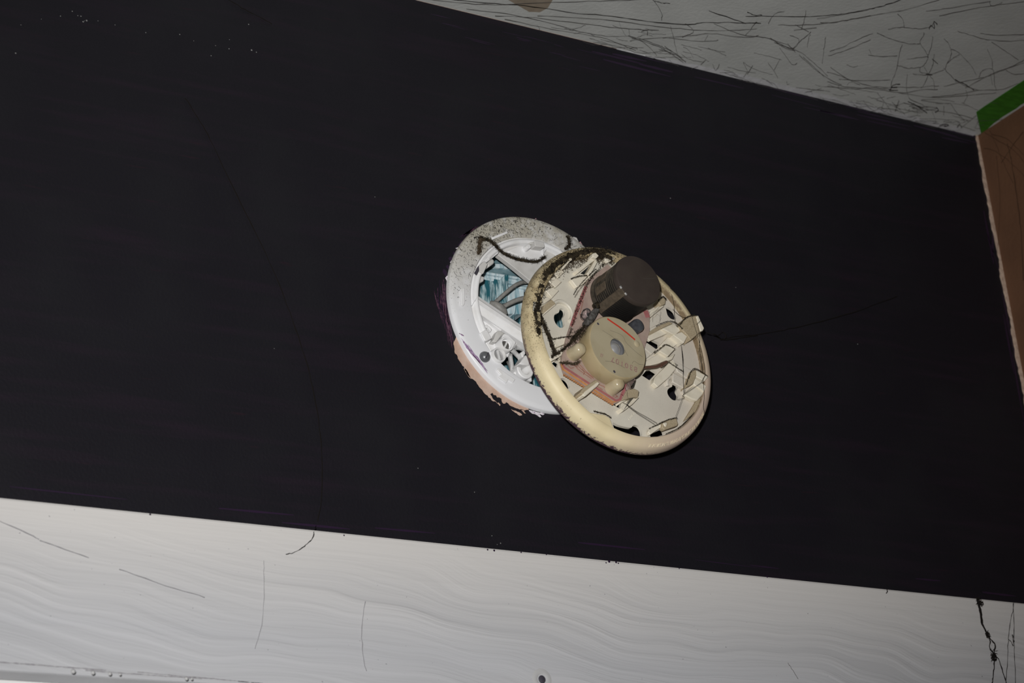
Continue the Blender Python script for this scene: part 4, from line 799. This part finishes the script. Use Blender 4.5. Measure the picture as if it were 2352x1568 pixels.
# cobweb threads strung across the detector move with it
def strands(paths, r, parent, m_, name='cobweb_thread', w=None):
    mb = MB()
    for P, w in paths:
        mb.tube(smoothpath([V3(x, y, w + random.uniform(-.3, .3)) for x, y in P], 4), r, 4, False)
    return mb.build(name, M[m_], parent, 0, 60, None, 'stuff')
strands([([(41.2,0.8),(40.5,-5.7),(39.7,-12.6),(37.5,-25.0),(36.3,-32.5),(32.0,-40.9),(27.1,-49.3),(25.9,-51.0)], 12), ([(56.1,-20.4),(46.4,-26.9),(38.2,-32.3)], 9.5), ([(38.2,-32.3),(39.6,-33.9),(33.3,-36.1)], 8), ([(-13.1,-45.2),(-8.9,-47.1),(-2.6,-50.2),(4.3,-53.2),(12.4,-56.4)], 9), ([(-10.0,-47.2),(-2.8,-51.2),(4.1,-54.3),(10.4,-57.4)], 9), ([(43.0,42.2),(43.8,34.9),(42.6,26.4),(42.4,19.3),(43.7,17.9)], 9), ([(41.4,46.1),(48.3,40.6),(53.1,34.4),(55.5,27.8),(56.6,19.7),(57.5,12.4),(58.3,2.7),(58.8,-8.7),(58.0,-14.5)], 11), ([(44.6,32.9),(48.4,29.9),(52.7,28.1),(57.7,29.4)], 6), ([(61.5,23.0),(60.7,12.1),(59.0,3.6),(58.4,-12.8)], 9), ([(56.7,20.1),(61.7,23.9),(64.5,19.4),(51.5,8.1)], 13), ([(41.2,2.7),(40.3,-7.6),(38.6,-18.3)], 12), ([(60.7,5.0),(61.0,-5.6),(60.2,-12.1)], 6), ([(58.7,-16.6),(57.0,-29.4),(54.3,-38.2),(54.6,-42.3)], 8), ([(57.4,-17.6),(59.8,-14.5),(55.0,-20.6)], 10)], .12, det, 'web')
strands([([(28.8,20.3),(30.0,23.8),(31.4,27.8)], 9), ([(19.4,21.1),(24.3,25.3),(32.5,29.6)], 10), ([(23.2,18.7),(24.4,23.8),(30.5,30.7)], 9), ([(-28.3,-1.8),(-20.7,-5.5),(-14.8,-11.2),(-11.3,-17.2)], 19.3), ([(-22.1,-0.7),(-15.0,-2.0),(-12.1,-4.0),(-10.9,-7.6),(-4.4,-12.8),(0.6,-16.1)], 19.3), ([(-30.4,-24.0),(-23.0,-23.7),(-15.3,-26.6)], 19.3), ([(-8.9,-22.2),(-6.7,-20.2),(-3.3,-21.7),(-0.0,-21.8)], 19.5), ([(-32.6,17.5),(-30.2,15.4),(-30.8,11.9)], 19), ([(-10.3,-38.5),(-10.6,-43.1),(-4.0,-42.1)], 12), ([(49.5,6.9),(45.9,7.6)], 6), ([(-2.0,32.4),(4.3,33.3),(9.8,35.0)], 35.2)], .06, det, 'webthin')

# ------------------------------------------------------------------ cobwebs on wall, casing and ceiling
def web(name, paths, r, m_, label, group=None, kind=None, jit=.16):
    """paths of points (x, y, z) in mm from the ring centre"""
    o = Vector(paths[0][0]); mb = MB()
    for P in paths:
        S = smoothpath([Vector(p) for p in P], 5)
        mb.tube([(q - o + Vector((random.gauss(0, jit), random.gauss(0, jit) * .5, random.gauss(0, jit)))) * MM for q in S], [r * random.uniform(.55, 1.25) for q in S], 4, False)
    ob = mb.build(name, M[m_], None, 0, 60, None, None, ORG + o * MM); return tag(ob, label, 'cobweb', group, kind)
WW = lambda pts, off=.6: [(x, -off, z) for x, z in pts]
web('cobweb_strand', [WW([(-250.5,108.4),(-240.7,93.6),(-232.5,78.4),(-217.7,46.5),(-202.9,16.3),(-192.3,-8.6),(-184.1,-32.2),(-177.2,-55.8),(-173.0,-75.3),(-170.2,-100.4),(-169.5,-122.7),(-171.1,-142.3),(-173.7,-156.3),(-176.3,-164.7)], 1.0) + WW([(-187.3,-174.8),(-189.3,-179.3),(-194.1,-184.0),(-200.0,-187.7),(-206.3,-190.1)], 18.7)], .28, 'web', 'long black cobweb strand sagging down the dark wall onto the white casing')
web('cobweb_strand', [WW([(124.6,-0.7),(132.6,-1.5)], 16) + WW([(149.0,3.4),(160.9,7.1),(180.7,11.4),(205.2,18.7),(234.5,28.2),(273.7,43.0),(319.2,62.7)], 3), WW([(141.9,6.3),(148.9,2.7),(164.6,6.4),(180.6,10.7)], 3), WW([(145.6,5.5),(150.6,8.9),(152.2,4.9),(146.9,2.1)], 3)], .3, 'web', 'black knotted cobweb strand running from the detector across the dark wall')
web('cobweb_strand', [WW([(-220.2,188.3),(-208.1,183.5),(-197.5,180.2),(-186.8,176.6)], 1)], .25, 'web', 'short black cobweb strand high on the dark wall near the ceiling')
web('cobweb_strand', [WW([(-382.4,-184.8),(-362.9,-191.8),(-355.6,-195.0)], 18.6), WW([(-355.1,-195.5),(-340.7,-199.3),(-327.0,-202.8)], 18.6), WW([(-309.3,-207.7),(-282.4,-214.7),(-258.9,-219.8)], 18.6)], .26, 'webfaint', 'broken grey cobweb strand slanting across the left end of the white casing')
web('cobweb_strand', [WW([(-220.9,-194.6),(-221.4,-208.8),(-223.3,-229.5),(-228.6,-247.6)], 18.5)], .14, 'webfaint', 'faint upright cobweb strand on the white casing below the long black one')
web('cobweb_strand', [WW([(-156.2,-214.0),(-159.7,-230.0),(-160.0,-245.5),(-158.7,-255.8)], 18.5)], .2, 'webfaint', 'faint upright cobweb strand on the white casing, the second one rightwards')
U1 = []
for k in range(4):
    a = [(x + random.gauss(0, .35), z + random.gauss(0, .3)) for x, z in [(329.2,-173.9),(330.2,-178.2),(330.3,-184.2),(330.3,-191.2),(331.7,-196.3),(333.7,-200.0)]]
    U1.append(WW(a, 21 + random.uniform(-.6, .6)))
U1 += [WW([(333.7,-200.0),(336.3,-203.7),(339.1,-207.0),(337.3,-211.4),(336.2,-214.9)], 21), WW([(333.7,-200.0),(334.9,-203.8),(333.3,-209.1),(335.4,-212.4),(336.2,-214.9)], 21), WW([(332.3,-176.2),(334.4,-176.9),(333.4,-178.8),(331.7,-178.0),(329.6,-180.8)], 21), WW([(331.6,-199.3),(334.1,-198.3),(335.7,-200.3),(332.7,-201.8),(332.1,-199.7)], 21), WW([(336.2,-214.9),(335.5,-219.3),(332.9,-227.1),(329.7,-235.0),(327.6,-241.9)], 21), WW([(336.9,-215.7),(339.9,-216.4),(341.6,-224.9),(343.4,-234.1),(344.6,-240.9)], 21), WW([(333.3,-216.8),(334.9,-214.6),(337.9,-214.0),(337.6,-217.4),(335.3,-218.0),(333.9,-216.4),(337.0,-215.3)], 21)]
hw_ = web('cobweb_strand', U1, .42, 'web', 'thick twisted black cobweb hanging over the right end of the white casing')
mb = MB()
org_ = hw_.location - ORG
for cpt, n_, s_ in (([(330.6,-176.4)][0], 70, 1.5), ([(336.2,-214.9)][0], 80, 1.6), ([(333.7,-200.0)][0], 25, .9)):
    fuzz(mb, lambda: (V3(cpt[0] + random.gauss(0, s_ * .6), cpt[1] + random.gauss(0, s_), 21) - org_, Vector((0, 0, 0))), n_, (1, 3), .2)
mb.build('knot', M['web'], hw_, 0, 60, None, 'stuff')
web('cobweb_strand', [WW([(364.9,-173.7),(362.8,-180.4),(357.4,-190.9),(353.1,-203.4),(347.9,-221.0),(342.8,-236.7)], 20), WW([(364.5,-174.6),(361.9,-188.8),(358.6,-203.0),(356.7,-213.6),(352.7,-236.2)], 20), WW([(353.8,-201.6),(355.9,-203.2),(357.4,-205.7),(358.1,-197.9),(359.2,-203.0)], 20)], .22, 'web', 'pair of thin black cobweb strands beside the thick twisted one')
web('cobweb_strand', [WW([(249.1,-173.0),(249.7,-174.6),(247.9,-176.5)], 18.6)], .4, 'web', 'tiny curled black hair on the top edge of the white casing')
web('cobweb_strand', [WW([(154.1,-230.9),(157.3,-235.6),(160.8,-241.4)], 18.5)], .15, 'webthin', 'tiny slanting grey hair low on the white casing')
RR = lambda pts, off=.8: [(XR - off, y, z) for y, z in pts]
web('cobweb_strand', [RR([(-31.0,199.7),(-32.2,188.9),(-31.8,176.8),(-31.0,158.0),(-28.1,125.3),(-21.0,87.0)], 2)], .3, 'webbrown', 'brown cobweb strand hanging down the terracotta wall')
web('cobweb_tangle', [RR([(-10.6,220.1),(-24.3,205.0),(-33.8,195.2),(-40.6,185.8),(-45.7,175.2)], 3), RR([(-6.2,207.8),(-18.7,198.5),(-33.7,179.0),(-43.0,164.4)], 2), RR([(-16.9,218.1),(-21.0,202.5),(-24.7,185.3),(-30.3,165.6)], 3), RR([(-50.7,200.1),(-33.1,192.5),(-22.4,186.5)], 3), RR([(-18.0,195.8),(-13.2,160.3),(0.4,116.1)], 2), RR([(-18.6,214.1),(-34.0,201.3),(-46.1,182.0)], 3)], .14, 'webbrown', 'fine brown cobweb tangle on the terracotta wall below the tape', None, 'stuff')
# ceiling: traced threads, and a finer tangle round them
def CC(pts, drop=3.0): return [(x, y, ZC - max(.5, drop + random.gauss(0, .6))) for x, y in pts]
def cweb(name, lists, r, m_, label, kind=None, drop=3.0):
    return web(name, [CC(p, drop) for p in lists], r, m_, label, 'ceiling cobwebs' if kind is None else None, kind)
cweb('cobweb_strand', [[(147.3,-77.3),(167.3,-85.1),(186.6,-93.7),(201.3,-101.8),(210.7,-109.8),(221.3,-120.3),(229.4,-129.8),(236.1,-142.0),(244.8,-164.1)]], .17, 'web', 'dark cobweb strand bowing across the ceiling, topmost of the long ones by the corner')
cweb('cobweb_strand', [[(202.2,-92.8),(210.9,-97.8),(222.3,-108.7),(236.8,-123.6),(248.8,-134.8),(264.5,-151.7),(270.2,-160.1)]], .13, 'webthin', 'grey cobweb strand on the ceiling just below the topmost dark bowed one')
cweb('cobweb_strand', [[(234.4,-63.6),(238.7,-71.7),(243.8,-82.8),(248.5,-95.5)], [(239.1,-56.5),(245.6,-67.4),(251.8,-89.0)]], .13, 'webthin', 'two short parallel grey cobweb strands sloping up in the middle of the ceiling')
cweb('cobweb_strand', [[(305.9,-122.8),(317.0,-123.0),(328.1,-123.3),(342.9,-126.0),(361.9,-134.1)], [(323.2,-127.5),(335.9,-131.1),(355.9,-140.5)]], .135, 'webthin', 'grey cobweb strands on the ceiling above the end of the green tape')
cweb('cobweb_strand', [[(-64.7,-12.7),(-32.4,-19.9),(0.9,-28.9),(29.1,-34.2),(57.7,-39.6),(85.9,-46.1),(113.7,-53.8),(124.7,-57.1),(141.9,-65.9),(161.8,-75.9)]], .17, 'web', 'longest dark cobweb strand along the ceiling edge, running past the tan stain')
cweb('cobweb_strand', [[(-92.3,-6.0),(-58.0,-11.5),(-25.9,-21.9),(10.4,-38.7),(46.0,-56.9),(69.7,-69.3)]], .13, 'webthin', 'thin cobweb strand crossing the tan ceiling stain')
cweb('cobweb_strand', [[(70.7,-71.4),(82.5,-62.7),(89.9,-56.2),(93.4,-50.7)], [(74.4,-69.7),(80.8,-69.7),(87.8,-69.2)]], .135, 'web', 'short dark hooked cobweb strand high on the ceiling')
cweb('cobweb_strand', [[(117.6,-73.7),(133.8,-72.3),(151.4,-71.4)], [(144.2,-83.2),(151.4,-82.7),(155.1,-85.7)]], .18, 'web', 'two small dark cobweb strands in the middle of the ceiling')
lists = [[(-41.4,-9.2),(-5.4,-13.8),(25.1,-15.7),(49.7,-15.0),(70.0,-16.5),(86.1,-22.0)], [(-17.7,-8.5),(9.1,-15.9),(51.7,-24.3),(80.0,-30.8),(99.9,-37.9)], [(-9.5,-7.8),(29.3,-9.1),(68.4,-11.5),(89.9,-9.1),(101.6,-6.7)], [(8.8,-21.3),(52.9,-34.7),(89.7,-40.7),(119.2,-46.2),(145.8,-56.1),(164.9,-67.2)], [(83.3,-23.7),(102.8,-21.9),(127.2,-16.1),(138.6,-12.1)], [(86.1,-22.0),(102.6,-17.4),(119.1,-8.3)], [(88.1,-21.4),(113.2,-19.0),(144.1,-6.9)], [(104.5,-45.6),(117.3,-32.4),(130.4,-17.5),(144.6,-8.6)], [(114.8,-16.8),(125.4,-13.9),(135.7,-13.8)], [(116.3,-21.8),(131.4,-15.0),(140.3,-9.8)], [(88.4,-18.6),(111.6,-28.5),(135.3,-35.7),(148.0,-44.0)], [(108.0,-31.3),(123.2,-40.7),(137.1,-49.5),(162.9,-56.2),(172.9,-59.1)], [(112.4,-53.2),(123.9,-46.7),(124.9,-42.9),(120.9,-36.8)], [(140.5,-37.9),(136.7,-46.5)], [(133.2,-59.3),(151.8,-57.3),(166.8,-57.9),(176.8,-60.7),(186.8,-59.1),(201.2,-56.5),(211.8,-52.0)], [(162.1,-57.3),(160.0,-73.7),(160.7,-68.3)], [(165.5,-57.4),(183.3,-59.1),(197.7,-56.4),(217.6,-51.5),(236.0,-44.2),(258.5,-32.2)], [(181.6,-61.3),(198.6,-55.3),(210.0,-54.3)], [(188.5,-56.9),(205.6,-55.4),(205.7,-64.3),(204.1,-79.6)], [(197.6,-52.0),(219.8,-37.4),(223.8,-39.1)], [(216.2,-50.9),(238.3,-39.1),(261.7,-30.4),(275.7,-26.9)], [(220.7,-49.8),(246.0,-36.2),(255.7,-31.0)], [(217.4,-79.5),(230.0,-62.8),(241.4,-46.5)], [(215.4,-61.0),(208.8,-71.5),(204.3,-78.3)], [(192.2,-70.2),(203.9,-66.5),(206.1,-57.0),(198.6,-59.8)], [(203.6,-30.5),(214.8,-23.1),(224.7,-14.9)], [(208.1,-38.5),(214.8,-23.1)], [(186.2,-23.2),(195.9,-15.1),(198.5,-7.0)], [(195.5,-22.6),(198.5,-11.6)], [(156.9,-10.8),(156.8,-16.8)], [(164.8,-14.2),(172.0,-8.1),(169.5,-16.1)], [(195.2,-97.3),(209.5,-107.7),(223.8,-122.4)], [(176.7,-76.6),(198.5,-88.8),(214.6,-101.4),(231.0,-114.2)], [(189.7,-77.8),(203.3,-87.1)], [(187.6,-82.7),(202.7,-79.1)], [(86.9,-20.9),(79.4,-30.6)], [(90.7,-29.7),(91.5,-35.7),(96.1,-29.1)], [(167.8,-77.0),(165.1,-87.2),(166.6,-96.3)], [(194.9,-80.1),(187.4,-94.0),(183.0,-100.6)]]
cweb('cobweb_tangle', lists, .13, 'webthin', 'sooty cobweb tangle stretched along the edge between ceiling and dark wall', 'stuff')
lists = [[(277.7,-93.7),(288.2,-78.2),(300.1,-61.0),(307.5,-47.1),(315.5,-37.0)], [(281.8,-113.3),(285.9,-108.0),(289.8,-99.7),(302.1,-91.4),(310.1,-85.6),(315.1,-76.6),(316.1,-69.6),(318.9,-67.0),(327.4,-65.9)], [(292.4,-110.7),(301.6,-98.5),(310.8,-84.1)], [(311.3,-90.7),(319.3,-80.3),(325.3,-71.6),(327.4,-65.9),(334.8,-52.8),(337.6,-46.3)], [(301.9,-112.1),(310.4,-107.6),(320.5,-99.2),(326.6,-90.8),(331.3,-81.6),(335.8,-76.0),(347.8,-69.7),(355.8,-65.4)], [(316.8,-103.1),(324.5,-100.9),(337.5,-95.4),(351.1,-88.1),(364.4,-78.6)], [(327.9,-99.6),(327.1,-92.8),(330.0,-83.8)], [(343.6,-112.7),(358.0,-102.2),(368.4,-91.6)], [(250.6,-98.2),(266.7,-96.2),(282.0,-96.4),(290.3,-99.1)], [(252.9,-107.1),(263.9,-110.9),(275.3,-114.4),(281.4,-120.2),(280.1,-126.6)], [(265.3,-70.3),(275.2,-71.8),(285.8,-79.0)], [(295.9,-77.8),(303.0,-82.6),(309.1,-86.1)], [(297.4,-65.4),(307.0,-67.6),(314.7,-71.8)], [(315.4,-74.9),(328.4,-65.4),(337.9,-59.8),(347.4,-50.4)], [(314.2,-63.2),(326.8,-66.6),(333.3,-76.8)], [(314.5,-57.6),(324.5,-44.6),(337.3,-32.5),(350.5,-28.2),(363.8,-23.8)], [(253.3,-37.5),(267.9,-36.1),(286.8,-33.7),(302.5,-35.4),(318.9,-40.4),(333.6,-47.5),(347.8,-55.3)], [(262.5,-26.3),(280.3,-25.2),(304.4,-30.4),(328.1,-36.5),(338.4,-44.7),(350.6,-50.7)], [(267.1,-20.6),(286.2,-24.8),(297.4,-33.3),(314.4,-37.5)], [(251.3,-44.1),(274.4,-35.1),(289.4,-31.9)], [(268.5,-32.6),(286.4,-38.2),(306.0,-47.4)], [(309.3,-28.6),(326.3,-18.1),(340.6,-8.2)], [(330.8,-27.9),(342.6,-10.0)], [(323.8,-34.7),(354.5,-39.7),(379.2,-51.9),(398.3,-63.8)], [(333.3,-76.8),(354.1,-66.6),(368.9,-63.2),(382.7,-61.2)], [(351.8,-56.0),(363.9,-68.8),(371.6,-79.7),(375.1,-88.8),(380.3,-102.3),(381.8,-113.2)], [(367.2,-62.5),(373.4,-84.2),(384.9,-109.9)], [(354.5,-39.7),(368.0,-51.2),(381.4,-62.6),(397.0,-69.1),(405.6,-80.5)], [(367.4,-77.9),(362.4,-87.2),(370.0,-90.4),(383.6,-77.1),(394.4,-68.0)], [(372.1,-85.6),(387.9,-71.1)], [(379.4,-94.4),(390.5,-91.4),(397.7,-96.4)], [(339.7,-121.9),(357.4,-116.7),(377.3,-110.4)], [(338.0,-24.9),(358.6,-21.6),(371.2,-20.8),(390.0,-26.6),(408.6,-26.1)], [(346.1,-22.4),(362.5,-21.2),(370.8,-26.6)], [(349.7,-31.8),(372.1,-33.2),(374.8,-38.2)], [(373.4,-31.7),(383.9,-20.0)], [(376.1,-36.8),(389.6,-28.4),(406.4,-19.1)], [(373.2,-57.2),(380.5,-50.5),(384.4,-42.2)], [(407.2,-31.7),(411.9,-9.0)], [(371.2,-20.8),(384.3,-10.0),(385.2,-6.3)], [(245.2,-126.4),(256.2,-119.9),(264.7,-111.3)], [(296.4,-166.4),(302.5,-162.2),(305.7,-169.6)], [(261.6,-76.0),(267.6,-71.3)], [(264.5,-135.6),(273.2,-144.4),(297.2,-166.8)], [(276.6,-135.6),(297.1,-154.8),(322.6,-174.4)]]
cweb('cobweb_tangle', lists, .135, 'webthin', 'sooty cobweb tangle filling the ceiling corner above the dark wall', 'stuff')
cweb('cobweb_tangle', [[(315.0,-36.8),(314.0,-42.1),(316.4,-46.0)], [(313.6,-39.1),(317.7,-41.8)], [(315.4,-35.0),(322.8,-37.2)], [(341.4,-26.4),(361.0,-21.6)], [(347.0,-26.7),(365.5,-20.5)], [(362.1,-64.2),(368.3,-63.9)], [(354.1,-66.6),(369.8,-63.6),(377.9,-61.2)], [(324.5,-66.5),(331.0,-66.4)], [(314.1,-85.5),(324.3,-80.5)], [(281.7,-118.6),(280.5,-122.4),(285.3,-120.1),(278.6,-127.7),(284.9,-124.3)], [(391.6,-5.9),(392.9,-9.9),(397.8,-9.8),(396.1,-6.3)], [(406.7,-10.0),(405.8,-13.8),(410.5,-10.5)], [(371.6,-23.0),(372.3,-26.3),(369.7,-27.2)]], .24, 'web', 'dark knots in the cobweb tangle of the ceiling corner', 'stuff')
rnd = []
for _ in range(120):                                                   # fine stray threads hugging the wall line
    x = random.choice([random.gauss(330, 45), random.gauss(380, 30), random.gauss(230, 60), random.gauss(120, 60)]); y = -abs(random.gauss(0, 16)) - 1
    a = random.gauss(0, .35) if random.random() < .7 else random.uniform(0, 6.28); L = random.uniform(5, 34)
    rnd.append([(x, y), (x + L * .5 * math.cos(a), min(-.5, y + L * .5 * math.sin(a) * .6 + random.gauss(0, 1.2))), (x + L * math.cos(a), min(-.5, y + L * math.sin(a) * .6 + random.gauss(0, 2)))])
rnd = [[(min(x, XR - 3), y) for x, y in p] for p in rnd]
cweb('cobweb_tangle', rnd, .09, 'webthin', 'fine stray threads of cobweb hugging the ceiling along the dark wall', 'stuff', 2.0)
